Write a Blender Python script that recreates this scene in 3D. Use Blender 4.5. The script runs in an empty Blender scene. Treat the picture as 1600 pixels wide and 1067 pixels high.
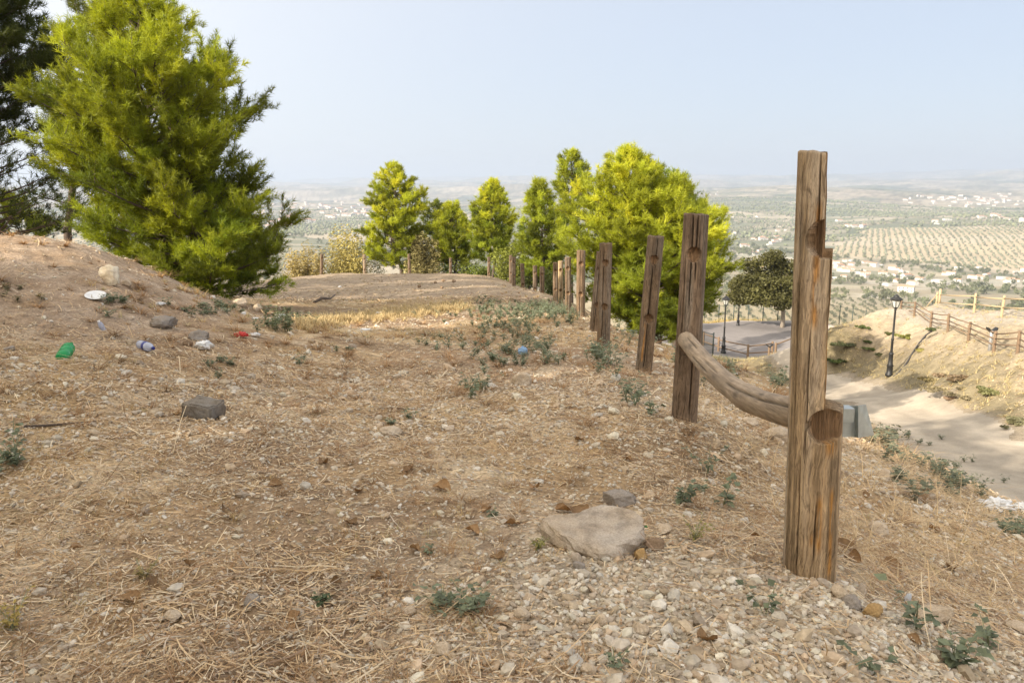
import bpy, math, random
import numpy as np
rad = math.radians
C = bpy.context.scene.collection
scn = bpy.context.scene
# ------------------------------------------------------------------ camera
F = 1244.0; CX = 800.0; CY = 533.5; CAMH = 1.3; PITCH = rad(11.3)
cam_d = bpy.data.cameras.new('camera'); cam = bpy.data.objects.new('camera', cam_d); C.objects.link(cam)
cam_d.lens = 36.0 * F / 1600.0; cam_d.sensor_width = 36.0
cam_d.clip_start = 0.05; cam_d.clip_end = 80000
cam.location = (0, 0, CAMH); cam.rotation_euler = (rad(90) - PITCH, 0, 0)
scn.camera = cam
# ------------------------------------------------------------------ sky and sun
SUN_AZ = rad(128)          # measured from the view direction towards the left
SUN_EL = rad(27)
to_sun = (-math.sin(SUN_AZ) * math.cos(SUN_EL), math.cos(SUN_AZ) * math.cos(SUN_EL), math.sin(SUN_EL))
w = bpy.data.worlds.new('World'); scn.world = w; w.use_nodes = True
nt = w.node_tree; nt.nodes.clear()
sky = nt.nodes.new('ShaderNodeTexSky'); sky.sky_type = 'NISHITA'; sky.sun_disc = False
sky.sun_elevation = SUN_EL; sky.sun_rotation = -SUN_AZ
sky.altitude = 400; sky.air_density = 1.0; sky.dust_density = 1.5; sky.ozone_density = 1.5
bg = nt.nodes.new('ShaderNodeBackground'); bg.inputs[1].default_value = 0.11
wo = nt.nodes.new('ShaderNodeOutputWorld')
mxs = nt.nodes.new('ShaderNodeMix'); mxs.data_type = 'RGBA'; mxs.inputs[0].default_value = .82
mxs.inputs[7].default_value = (3.55, 3.95, 4.75, 1)      # thin high haze: evens out the blue of the clear sky
# the haze glows towards the sun (forward scattering), behind the viewer
wtc = nt.nodes.new('ShaderNodeTexCoord'); vd = nt.nodes.new('ShaderNodeVectorMath'); vd.operation = 'DOT_PRODUCT'; vd.inputs[1].default_value = to_sun
nt.links.new(wtc.outputs['Generated'], vd.inputs[0])
m1 = nt.nodes.new('ShaderNodeMath'); m1.operation = 'MULTIPLY_ADD'; m1.inputs[1].default_value = .5; m1.inputs[2].default_value = .5; nt.links.new(vd.outputs['Value'], m1.inputs[0])
m2 = nt.nodes.new('ShaderNodeMath'); m2.operation = 'POWER'; m2.inputs[1].default_value = 2.2; nt.links.new(m1.outputs[0], m2.inputs[0])
gl = nt.nodes.new('ShaderNodeMix'); gl.data_type = 'RGBA'; gl.inputs[6].default_value = (3.05, 3.42, 4.1, 1); gl.inputs[7].default_value = (16.5, 14.8, 12.4, 1)
nt.links.new(m2.outputs[0], gl.inputs[0]); nt.links.new(gl.outputs[2], mxs.inputs[7])
nt.links.new(sky.outputs[0], mxs.inputs[6]); nt.links.new(mxs.outputs[2], bg.inputs[0]); nt.links.new(bg.outputs[0], wo.inputs[0])
sd = bpy.data.lights.new('sun', 'SUN'); sd.energy = 5.0; sd.angle = rad(0.6); sd.color = (1.0, 0.89, 0.74)
so = bpy.data.objects.new('sun', sd); C.objects.link(so)
from mathutils import Vector, Matrix
so.rotation_euler = Vector(to_sun).to_track_quat('Z', 'Y').to_euler()
scn.view_settings.view_transform = 'Standard'; scn.view_settings.look = 'None'
scn.view_settings.exposure = 0.86; scn.view_settings.gamma = 1.0
scn.view_settings.use_curve_mapping = False
scn.cycles.volume_bounces = 2; scn.cycles.max_bounces = 8; scn.cycles.transparent_max_bounces = 8
SHADE = [(-9.6, 3.6, 9.5, 3.0), (-8.2, -3.2, 9.5, 3.0), (-4.6, -7.0, 8.5, 2.8), (-13.5, 1, 10, 3.0), (-12.6, -7, 10, 3.2), (-9.4, .4, 9, 2.6), (-17, 14, 12, 3.0), (-17.5, 20.5, 12, 3.2), (-21, 27, 12, 3.2), (-14.5, 36, 8.5, 2.0)]   # x, y, height, crown radius of the pines beside the viewer
HAZE_D = 1.8e-4; HAZE_C = (.54, .63, .79)      # even density and colour of the haze box built at the end
# ------------------------------------------------------------------ small maths
rng = np.random.default_rng(7); random.seed(7)
cp, sp = math.cos(PITCH), math.sin(PITCH)
def ray(px, py):
    """slopes (x per metre forward, z per metre forward) of the sight line through a photo pixel"""
    v = (CY - py) / F; u = (px - CX) / F
    yc = cp + v * sp
    return u / yc, (-sp + v * cp) / yc
def at(px, py, Y):
    a, b = ray(px, py); return (a * Y, Y, CAMH + b * Y)
def hsh(ix, iy, s):
    h = np.sin(ix * 127.1 + iy * 311.7 + s * 74.7) * 43758.5453
    return h - np.floor(h)
def vnoise(x, y, s=0):
    ix = np.floor(x); iy = np.floor(y); fx = x - ix; fy = y - iy
    fx = fx * fx * (3 - 2 * fx); fy = fy * fy * (3 - 2 * fy)
    a = hsh(ix, iy, s); b = hsh(ix + 1, iy, s); c = hsh(ix, iy + 1, s); d = hsh(ix + 1, iy + 1, s)
    return a + (b - a) * fx + (c - a) * fy + (a - b - c + d) * fx * fy
def fbm(x, y, s=0, o=4):
    t = 0; a = .5; n = 0
    for k in range(o):
        t = t + a * vnoise(x * 2 ** k + 17.3 * k, y * 2 ** k - 9.1 * k, s + k); n += a; a *= .5
    return t / n
def sstep(a, b, x):
    t = np.clip((x - a) / (b - a), 0, 1); return t * t * (3 - 2 * t)
# ------------------------------------------------------------------ linking helpers
def tag(o, label=None, cat=None, group=None, kind=None):
    if label: o['label'] = label
    if cat: o['category'] = cat
    if group: o['group'] = group
    if kind: o['kind'] = kind
    return o
def empty(name, loc, label, cat, group=None, rz=0):
    o = bpy.data.objects.new(name, None); C.objects.link(o); o.location = loc; o.rotation_euler = (0, 0, rz)
    o.empty_display_size = .1
    return tag(o, label, cat, group)
def mesh_np(name, v, f, col=None, smooth=True):
    """v (n,3), f (m,k) uniform faces or a list of such arrays, col (n,3)"""
    v = np.asarray(v, np.float32); fs = f if isinstance(f, list) else [f]
    fs = [np.asarray(q, np.int32) for q in fs if len(q)]
    me = bpy.data.meshes.new(name)
    me.vertices.add(len(v)); me.vertices.foreach_set('co', v.ravel())
    lv = np.concatenate([q.ravel() for q in fs]); tot = np.concatenate([np.full(len(q), q.shape[1], np.int32) for q in fs])
    st = np.concatenate([[0], np.cumsum(tot)[:-1]]).astype(np.int32)
    me.loops.add(len(lv)); me.loops.foreach_set('vertex_index', lv)
    me.polygons.add(len(tot)); me.polygons.foreach_set('loop_start', st)
    me.polygons.foreach_set('use_smooth', np.full(len(tot), smooth))
    if col is not None:
        ca = me.attributes.new('Col', 'FLOAT_COLOR', 'POINT')
        c4 = np.ones((len(v), 4), np.float32); c4[:, :3] = col; ca.data.foreach_set('color', c4.ravel())
    me.update(calc_edges=True)
    return me
def link(name, me, mat, parent=None, loc=None):
    o = bpy.data.objects.new(name, me); C.objects.link(o)
    if mat is not None:
        me.materials.clear()
        for m_ in (mat if isinstance(mat, (list, tuple)) else [mat]): me.materials.append(m_)
    if parent is not None: o.parent = parent
    if loc is not None: o.location = loc
    return o
class MB:
    """collects pieces of one mesh"""
    def __init__(s): s.v = []; s.q = []; s.t = []; s.n = 0; s.c = []
    def add(s, v, q=None, t=None, col=None):
        v = np.asarray(v, float)
        if q is not None and len(q): s.q.append(np.asarray(q) + s.n)
        if t is not None and len(t): s.t.append(np.asarray(t) + s.n)
        s.v.append(v); s.n += len(v)
        s.c.append(np.broadcast_to(np.asarray(col if col is not None else (1, 1, 1), float), (len(v), 3)))
        return s
    def build(s, name, mat, parent=None, loc=None, smooth=True):
        f = []
        if s.q: f.append(np.concatenate(s.q))
        if s.t: f.append(np.concatenate(s.t))
        return link(name, mesh_np(name, np.concatenate(s.v), f, np.concatenate(s.c), smooth), mat, parent, loc)
    def tube(s, pts, rads, n=8, col=None, caps=True):
        pts = np.asarray(pts, float); m = len(pts); rads = np.broadcast_to(np.asarray(rads, float), (m,))
        d = np.gradient(pts, axis=0); d /= np.linalg.norm(d, axis=1)[:, None] + 1e-9
        ref = np.array([0, 0, 1.0]) if abs(d[:, 2]).mean() < .8 else np.array([1.0, 0, 0])
        a = np.cross(d, ref); a /= np.linalg.norm(a, axis=1)[:, None] + 1e-9; b = np.cross(d, a)
        th = np.arange(n) / n * 2 * np.pi
        v = pts[:, None] + rads[:, None, None] * (a[:, None] * np.cos(th)[None, :, None] + b[:, None] * np.sin(th)[None, :, None])
        v = v.reshape(-1, 3); q = []
        i = np.arange(m - 1)[:, None] * n; j = np.arange(n)[None]; j2 = (j + 1) % n
        q = np.stack([i + j, i + j2, i + n + j2, i + n + j], -1).reshape(-1, 4)
        t = []
        if caps:
            v = np.concatenate([v, pts[:1], pts[-1:]]); k0 = m * n
            for jj in range(n):
                t.append((k0, (jj + 1) % n, jj)); t.append((k0 + 1, (m - 1) * n + jj, (m - 1) * n + (jj + 1) % n))
        return s.add(v, q, np.array(t) if t else None, col)
    def box(s, lo, hi, col=None, rot=0, org=(0, 0, 0)):
        x0, y0, z0 = lo; x1, y1, z1 = hi
        v = np.array([(x0, y0, z0), (x1, y0, z0), (x1, y1, z0), (x0, y1, z0), (x0, y0, z1), (x1, y0, z1), (x1, y1, z1), (x0, y1, z1)], float)
        c, n = math.cos(rot), math.sin(rot)
        v[:, :2] = np.stack([v[:, 0] * c - v[:, 1] * n, v[:, 0] * n + v[:, 1] * c], 1)
        return s.add(v + np.array(org), [(0, 3, 2, 1), (4, 5, 6, 7), (0, 1, 5, 4), (1, 2, 6, 5), (2, 3, 7, 6), (3, 0, 4, 7)], None, col)
    def lathe(s, prof, n=24, col=None, org=(0, 0, 0)):
        prof = np.asarray(prof, float); m = len(prof); th = np.arange(n) / n * 2 * np.pi
        v = np.stack([prof[:, 0][:, None] * np.cos(th), prof[:, 0][:, None] * np.sin(th), np.repeat(prof[:, 1][:, None], n, 1)], -1).reshape(-1, 3)
        i = np.arange(m - 1)[:, None] * n; j = np.arange(n)[None]; j2 = (j + 1) % n
        return s.add(v + np.array(org), np.stack([i + j, i + j2, i + n + j2, i + n + j], -1).reshape(-1, 4), None, col)
# ------------------------------------------------------------------ materials
def newmat(name):
    m = bpy.data.materials.new(name); m.use_nodes = True; t = m.node_tree
    return m, t, t.nodes['Principled BSDF'], t.nodes['Material Output']
def nd(t, typ, **kw):
    n = t.nodes.new(typ)
    for k, v in kw.items():
        if k.startswith('i_'): n.inputs[int(k[2:])].default_value = v
        else: setattr(n, k, v)
    return n
def noise_n(t, vec, scale, detail=4, rough=.55):
    n = t.nodes.new('ShaderNodeTexNoise'); n.inputs['Scale'].default_value = scale
    n.inputs['Detail'].default_value = detail; n.inputs['Roughness'].default_value = rough
    if vec is not None: t.links.new(vec, n.inputs['Vector'])
    return n
def ramp_n(t, fac, stops):
    r = t.nodes.new('ShaderNodeValToRGB'); e = r.color_ramp.elements
    while len(e) < len(stops): e.new(.5)
    for k, (p, c) in enumerate(stops): e[k].position = p; e[k].color = (*c, 1) if len(c) == 3 else c
    t.links.new(fac, r.inputs[0]); return r
def mult_n(t, a, b, fac=1.0):
    m = t.nodes.new('ShaderNodeMix'); m.data_type = 'RGBA'; m.blend_type = 'MULTIPLY'; m.inputs[0].default_value = fac
    t.links.new(a, m.inputs[6]); t.links.new(b, m.inputs[7]); return m.outputs[2]
def mat_col(name, rough=.9, scales=((30, .35),), bump=0.0, bscale=60, transl=0.0, tcol=(1, 1, 1), spec=.2):
    """base colour from the Col attribute, varied by object-space noise"""
    m, t, p, out = newmat(name)
    a = nd(t, 'ShaderNodeAttribute', attribute_name='Col'); tc = nd(t, 'ShaderNodeTexCoord')
    c = a.outputs['Color']
    for sc, am in scales:
        n = noise_n(t, tc.outputs['Object'], sc, 5)
        r = ramp_n(t, n.outputs['Fac'], [(.25, (1 - am,) * 3), (.75, (1 + am * .7,) * 3)])
        c = mult_n(t, c, r.outputs[0])
    t.links.new(c, p.inputs['Base Color']); p.inputs['Roughness'].default_value = rough
    p.inputs['Specular IOR Level'].default_value = spec
    if bump:
        n = noise_n(t, tc.outputs['Object'], bscale, 6, .65)
        b = nd(t, 'ShaderNodeBump'); b.inputs['Strength'].default_value = 1; b.inputs['Distance'].default_value = bump
        t.links.new(n.outputs['Fac'], b.inputs['Height']); t.links.new(b.outputs[0], p.inputs['Normal'])
    if transl:
        tr = nd(t, 'ShaderNodeBsdfTranslucent'); mx = nd(t, 'ShaderNodeMixShader'); mx.inputs[0].default_value = transl
        cc = nd(t, 'ShaderNodeMix', data_type='RGBA', blend_type='MULTIPLY'); cc.inputs[0].default_value = 1
        t.links.new(c, cc.inputs[6]); cc.inputs[7].default_value = (*tcol, 1)
        t.links.new(cc.outputs[2], tr.inputs[0])
        t.links.new(p.outputs[0], mx.inputs[1]); t.links.new(tr.outputs[0], mx.inputs[2]); t.links.new(mx.outputs[0], out.inputs[0])
    return m
def mat_plain(name, col, rough=.6, metal=0, bump=0, bscale=40, var=.2, vscale=12, **kw):
    m, t, p, out = newmat(name)
    tc = nd(t, 'ShaderNodeTexCoord'); n = noise_n(t, tc.outputs['Object'], vscale, 6)
    r = ramp_n(t, n.outputs['Fac'], [(.25, tuple(c * (1 - var) for c in col)), (.75, tuple(min(1, c * (1 + var * .6)) for c in col))])
    t.links.new(r.outputs[0], p.inputs['Base Color']); p.inputs['Roughness'].default_value = rough; p.inputs['Metallic'].default_value = metal
    for k, v in kw.items(): p.inputs[k.replace('_', ' ')].default_value = v
    if bump:
        n2 = noise_n(t, tc.outputs['Object'], bscale, 6, .65)
        b = nd(t, 'ShaderNodeBump'); b.inputs['Distance'].default_value = bump
        t.links.new(n2.outputs['Fac'], b.inputs['Height']); t.links.new(b.outputs[0], p.inputs['Normal'])
    return m
# ------------------------------------------------------------------ terrain heights
NEAR = [ # (photo x, photo y, metres forward)
 (1264,890,2.6),(1069,660,5.2),(1005,578,8.2),(943,535,11),(907,495,16),(888,487,19.5),(876,475,24),(847,457,28),(817,452,33),(800,444,38),
 (764,433,44),(704,432,46),(640,432,46),(570,431,46),(502,433,46),(440,437,44),(600,600,7.7),(700,540,10.6),(620,517,12.9),(600,470,24),(700,460,26),(560,450,33),(480,470,24),(440,500,15),
 (500,436,41),(560,435,41),(620,435,41),(680,435,41),(735,437,40),(600,440,37),(680,441,37),(520,441,37),(800,500,15.5),(1150,800,3.3),(900,700,4.4),
 (105,565,6.3),(229,548,7.6),(320,545,8),(0,560,6.6),(150,464,8.9),(172,440,10),(0,368,12),(100,371,12.2),(150,388,12.4),(230,420,12.8),(300,450,13.5),(370,470,14.2),(430,482,15),
 (0,470,8.4),(320,650,5.2),(60,650,4.6),(378,525,9),(260,505,9.2),(400,500,12.5),
 # bank right of the posts, its shoulder, the dirt road and the far bank
 (1110,575,11),(1200,592,12),(1300,650,9.6),(1400,702,9.2),(1500,748,8.6),(1600,800,8.2),(1350,800,4.6),(1450,900,3.6),(1500,820,5.0),(1200,650,7.2),(1150,610,8.4),
 (1600,800,11.3),(1560,790,11.9),(1470,738,14.9),(1380,672,21),(1310,625,28.8),(1240,592,38),(1600,685,19.1),(1500,640,23.7),(1400,607,31),(1330,592,36.5),(1290,588,38.9),
 (1215,575,41),(1160,566,47),(1230,560,48),
 (1589,557,26),(1553,545,28),(1513,530,31),(1481,517,34),(1454,510,37),(1428,497,41),(1407,490,45),(1390,588,33),(1450,600,29),(1550,600,24),(1550,648,21.5),
 (1390,484,43),(1330,503,42),(1300,517,41),(1300,583,37.6),(1340,545,39.3),(1466,478,47),(1522,486,41),(1565,492,37),(1600,497,34),(1440,560,33),
 (1130,550,53),(1168,560,51),(1207,556,51.5),(1150,508,63.5),(1222,512,62),(1290,503,63),(1100,505,62),(1150,500,66),(1240,498,66),(1040,520,56),
]
ctl = [at(*p) for p in NEAR]
ctl += [(0,0,.02),(-1,2,0.0),(1,1.6,-.02),(-3,2,.02),(-2,3.5,-.08),(0,3,-.05),(-6,1,.15),(-6,-8,.3),(0,-8,.2),(6,-8,-.8),(12,-4,-3.5),(12,2,-3.6),(2,0,-.25),(4,0,-1.2),(4.2,4,-1.45),(3,2.5,-.75),(5.5,4,-2.1),
        (-9.5,15,-.3),(-9,19,-1.3),(-6,17,-1.3),(-15,12,.4),(-22,10,.6),(-25,25,-2.5),(-14,26,-2.8),(-14,46,-5),(-30,46,-6),(-10,33,-3),
        (-6,52,-7.2),(-14,55,-9),(0,50,-6.4),(4,44,-5.6),(-6,62,-11),(3,56,-9),(-20,66,-13),(4,31,-4.3),(4.5,24,-3.9),(3.6,20,-3.0),(3.2,15,-2.0),(2.6,18,-2.3),(8,40,-8.6),(7,31,-7),(8,22,-6.2),(6.2,16,-4.6),
        (26,52,-9),(33,52,-9.5),(40,40,-8),(30,44,-6.8),(34,30,-5),(26,22,-4.3),(22,15,-4),(17,8,-3.6),(30,8,-4),(45,20,-7),(22,72,-13),(12,74,-13.5),(32,66,-12.5),(45,60,-13),(0,75,-14)]
ctl = np.array(ctl)
CS = 0.8
def _phi(r): return np.sqrt(r * r + CS * CS)
def fit(P, z, lam):
    n = len(P); K = _phi(np.linalg.norm(P[:, None] - P[None], axis=2)) - lam * np.eye(n)
    A = np.zeros((n + 3, n + 3)); A[:n, :n] = K; Q = np.c_[np.ones(n), P]; A[:n, n:] = Q; A[n:, :n] = Q.T
    return np.linalg.solve(A, np.r_[z, 0, 0, 0])
def ev(P, wv, X):
    out = np.empty(len(X)); n = len(P)
    for s in range(0, len(X), 60000):
        x = X[s:s + 60000]
        d2 = (x[:, :1] - P[None, :, 0]) ** 2 + (x[:, 1:2] - P[None, :, 1]) ** 2
        out[s:s + 60000] = np.sqrt(d2 + CS * CS) @ wv[:n] + wv[n] + x @ wv[n + 1:]
    return out
w_near = fit(ctl[:, :2], ctl[:, 2], .12)
FAR = [ # (photo x, photo y, metres forward), the valley and its hills
 (1350,470,600),(1350,435,900),(1500,440,850),(1350,412,1150),(1500,412,1200),(1600,415,1180),(1550,352,1650),(1350,374,1500),(1600,352,1600),(1200,375,1700),(1200,440,800),(1450,356,1700),
 (1300,345,2200),(1300,310,3200),(1150,330,2600),(1150,306,3600),(1530,312,3300),(1530,340,2300),(1420,315,3300),(1600,318,3100),(1600,300,4800),(1530,298,4600),(1300,296,6000),(1150,295,6500),(1300,285,9000),(1100,279,13000),(1500,270,14000),(1300,275,14000),(1600,268,14500),
 (500,368,1400),(450,353,2000),(450,335,2900),(450,316,4300),(450,301,6200),(450,293,9500),(300,292,13000),(600,352,2000),(600,318,4200),(600,300,6300),(600,291,9500),(600,286,13500),
 (800,330,3100),(800,310,4400),(800,297,6500),(800,285,9500),(800,281,13500),(950,330,2800),(950,300,5200),(100,330,3000),(100,300,6500),(100,292,12000),(950,282,11000),
]
fc = [at(*p) for p in FAR]
for a_ in (-60, -40, -25, -10, 0, 10, 22, 35, 50, 70):
    for r_, z_ in ((60, -13), (110, -26), (200, -48), (350, -75)):
        fc.append((r_ * math.sin(rad(a_)), r_ * math.cos(rad(a_)), z_))
for a_ in (-90, -60, 60, 90, 140, 180, -140):
    for r_, z_ in ((60, -10), (200, -45), (900, -100), (3000, -105), (9000, -40), (20000, 40)):
        fc.append((r_ * math.sin(rad(a_)), r_ * math.cos(rad(a_)), z_))
for a_ in (-35, -15, 5, 20, 35): fc.append((21000 * math.sin(rad(a_)), 21000 * math.cos(rad(a_)), 40))
fc = np.array(fc)
def far_uv(x, y):
    r = np.hypot(x, y); return np.stack([np.arctan2(x, y) * 7, np.log(np.maximum(r, 1)) * 5], 1)
fP = far_uv(fc[:, 0], fc[:, 1])
w_far = fit(fP, fc[:, 2], .35)
def H0(x, y):
    """terrain height without the small-scale roughness"""
    x = np.atleast_1d(np.asarray(x, float)).ravel(); y = np.atleast_1d(np.asarray(y, float)).ravel()
    r = np.hypot(x, y - 20)
    wn = 1 - sstep(48, 78, r); z = np.zeros(len(x))
    a = wn > 0
    if a.any(): z[a] += wn[a] * ev(ctl[:, :2], w_near, np.stack([x[a], y[a]], 1))
    b = wn < 1
    if b.any():
        xb, yb = x[b], y[b]; rb = np.hypot(xb, yb)
        zz = ev(fP, w_far, far_uv(xb, yb))
        am = np.clip(rb * .009, 0, 60) * sstep(250, 1300, rb)
        L = np.clip(rb * .16, 60, 1500)
        zz += am * (fbm(xb / 420., yb / 420., 3, 4) - .5) * 1.1 + sstep(2000, 5000, rb) * np.clip(rb * .028, 0, 260) * (fbm(xb / 1700., yb / 1000., 8, 5) - .5)
        z[b] += (1 - wn[b]) * zz
    return z
# road and plaza outlines in plan
RL = np.array([at(*p)[:2] for p in [(1600,812,10.4),(1560,790,11.9),(1470,738,14.9),(1380,672,21),(1310,625,28.8),(1240,592,38),(1195,582,44)]])
RR = np.array([at(*p)[:2] for p in [(1600,640,20.5),(1600,685,19.1),(1500,640,23.7),(1400,607,31),(1330,592,36.5),(1290,588,38.9),(1230,566,46)]])
ROAD = np.concatenate([[(6.5, 2), (7.2, 8)], RL, RR[::-1], [(13.5, 10), (12, 3)]])
PLAZA = np.array([(2, 58), (5, 51.5), (15.5, 49.8), (19, 50.5), (23, 53), (26, 58), (25, 63), (20, 66), (10, 67), (2, 66)])
def poly_sd(poly, x, y):
    """signed distance, negative inside"""
    d = np.full(len(x), 1e9); ins = np.zeros(len(x), bool); n = len(poly)
    for i in range(n):
        a = poly[i]; b = poly[(i + 1) % n]; e = b - a
        wx = x - a[0]; wy = y - a[1]; t = np.clip((wx * e[0] + wy * e[1]) / (e @ e), 0, 1)
        d = np.minimum(d, (wx - t * e[0]) ** 2 + (wy - t * e[1]) ** 2)
        c = ((a[1] > y) != (b[1] > y)) & (x < (b[0] - a[0]) * (y - a[1]) / (b[1] - a[1] + 1e-12) + a[0]); ins ^= c
    d = np.sqrt(d); return np.where(ins, -d, d)
def H(x, y):
    x = np.atleast_1d(np.asarray(x, float)).ravel(); y = np.atleast_1d(np.asarray(y, float)).ravel()
    z = H0(x, y); r = np.hypot(x, y); k = 1 - sstep(30, 90, r)
    a = k > 0
    if a.any():
        xa, ya = x[a], y[a]
        sd = np.minimum(poly_sd(ROAD, xa, ya), poly_sd(PLAZA, xa, ya)); rough = .12 + .88 * sstep(-.3, .9, sd)
        bk_ = sstep(13, 16, xa) * (ya > 15) * sstep(52, 46, ya)
        z[a] += bk_ * rough * (.55 * (fbm(xa * .55, ya * .55, 121, 4) - .5) + .16 * (np.abs(fbm(xa * 1.7, ya * 1.7, 123, 3) - .5) * 2 - .3))
        z[a] += k[a] * rough * (.16 * (fbm(xa * .55, ya * .55, 21, 3) - .5) + .075 * (fbm(xa * 2.3, ya * 2.3, 25, 3) - .5) + .034 * (fbm(xa * 9, ya * 9, 29, 3) - .5))
    return z
def Hs(x, y): return float(H(np.array([x]), np.array([y]))[0])
def hit(px, py, y0=1.2, y1=16000):
    a, b = ray(px, py); Y = np.geomspace(y0, y1, 2600); zz = CAMH + b * Y; h = H(a * Y, Y)
    i = np.argmax(zz < h) if (zz < h).any() else len(Y) - 1
    if i > 0:
        d0 = zz[i - 1] - h[i - 1]; d1 = zz[i] - h[i]; t = d0 / (d0 - d1) if d0 != d1 else 0
        Yh = Y[i - 1] + t * (Y[i] - Y[i - 1])
    else: Yh = Y[0]
    return np.array([a * Yh, Yh, Hs(a * Yh, Yh)])
# ------------------------------------------------------------------ field pattern of the valley
PAL = np.array([(.33, .28, .19), (.40, .34, .24), (.24, .235, .15), (.18, .19, .11), (.44, .38, .27), (.29, .26, .17), (.36, .30, .20), (.21, .21, .13)])
def cells(x, y):
    """nearest jittered cell: returns (hash 0..1, border distance)"""
    S = 170 + 0 * x; far = np.hypot(x, y) > 4200
    xx = np.where(far, x / 420, x / 190) + .35 * (fbm(x / 300, y / 300, 61, 2) - .5); yy = np.where(far, y / 420, y / 190) + .35 * (fbm(x / 300, y / 300, 67, 2) - .5)
    ix = np.floor(xx); iy = np.floor(yy); b1 = np.full(len(x), 9.); b2 = b1.copy(); hh = np.zeros(len(x))
    for dx in (-1, 0, 1):
        for dy in (-1, 0, 1):
            cx = ix + dx; cy = iy + dy
            d = np.hypot(cx + .1 + .8 * hsh(cx, cy, 1) - xx, cy + .1 + .8 * hsh(cx, cy, 2) - yy)
            cl = d < b1; b2 = np.where(cl, b1, np.minimum(b2, d)); hh = np.where(cl, hsh(cx, cy, 5), hh); b1 = np.where(cl, d, b1)
    return hh, b2 - b1
def bigslope(x, y):
    """the olive-planted slope with clear rows, right half of the valley"""
    r = np.hypot(x, y); a = np.degrees(np.arctan2(x, y)); j = 2.5 * (fbm(x / 160, y / 160, 71, 3) - .5)
    return (r > 1330 - (a - 25) * 9) & (r < 1950) & (a > 21.5 + j + (r - 1330) * .004) & (a < 42)
def valley_floor(x, y):
    r = np.hypot(x, y); a = np.degrees(np.arctan2(x, y))
    return (r > 480) & (r < 1330 + 150 * fbm(x / 200, y / 200, 73, 2)) & (a > 8)
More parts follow.
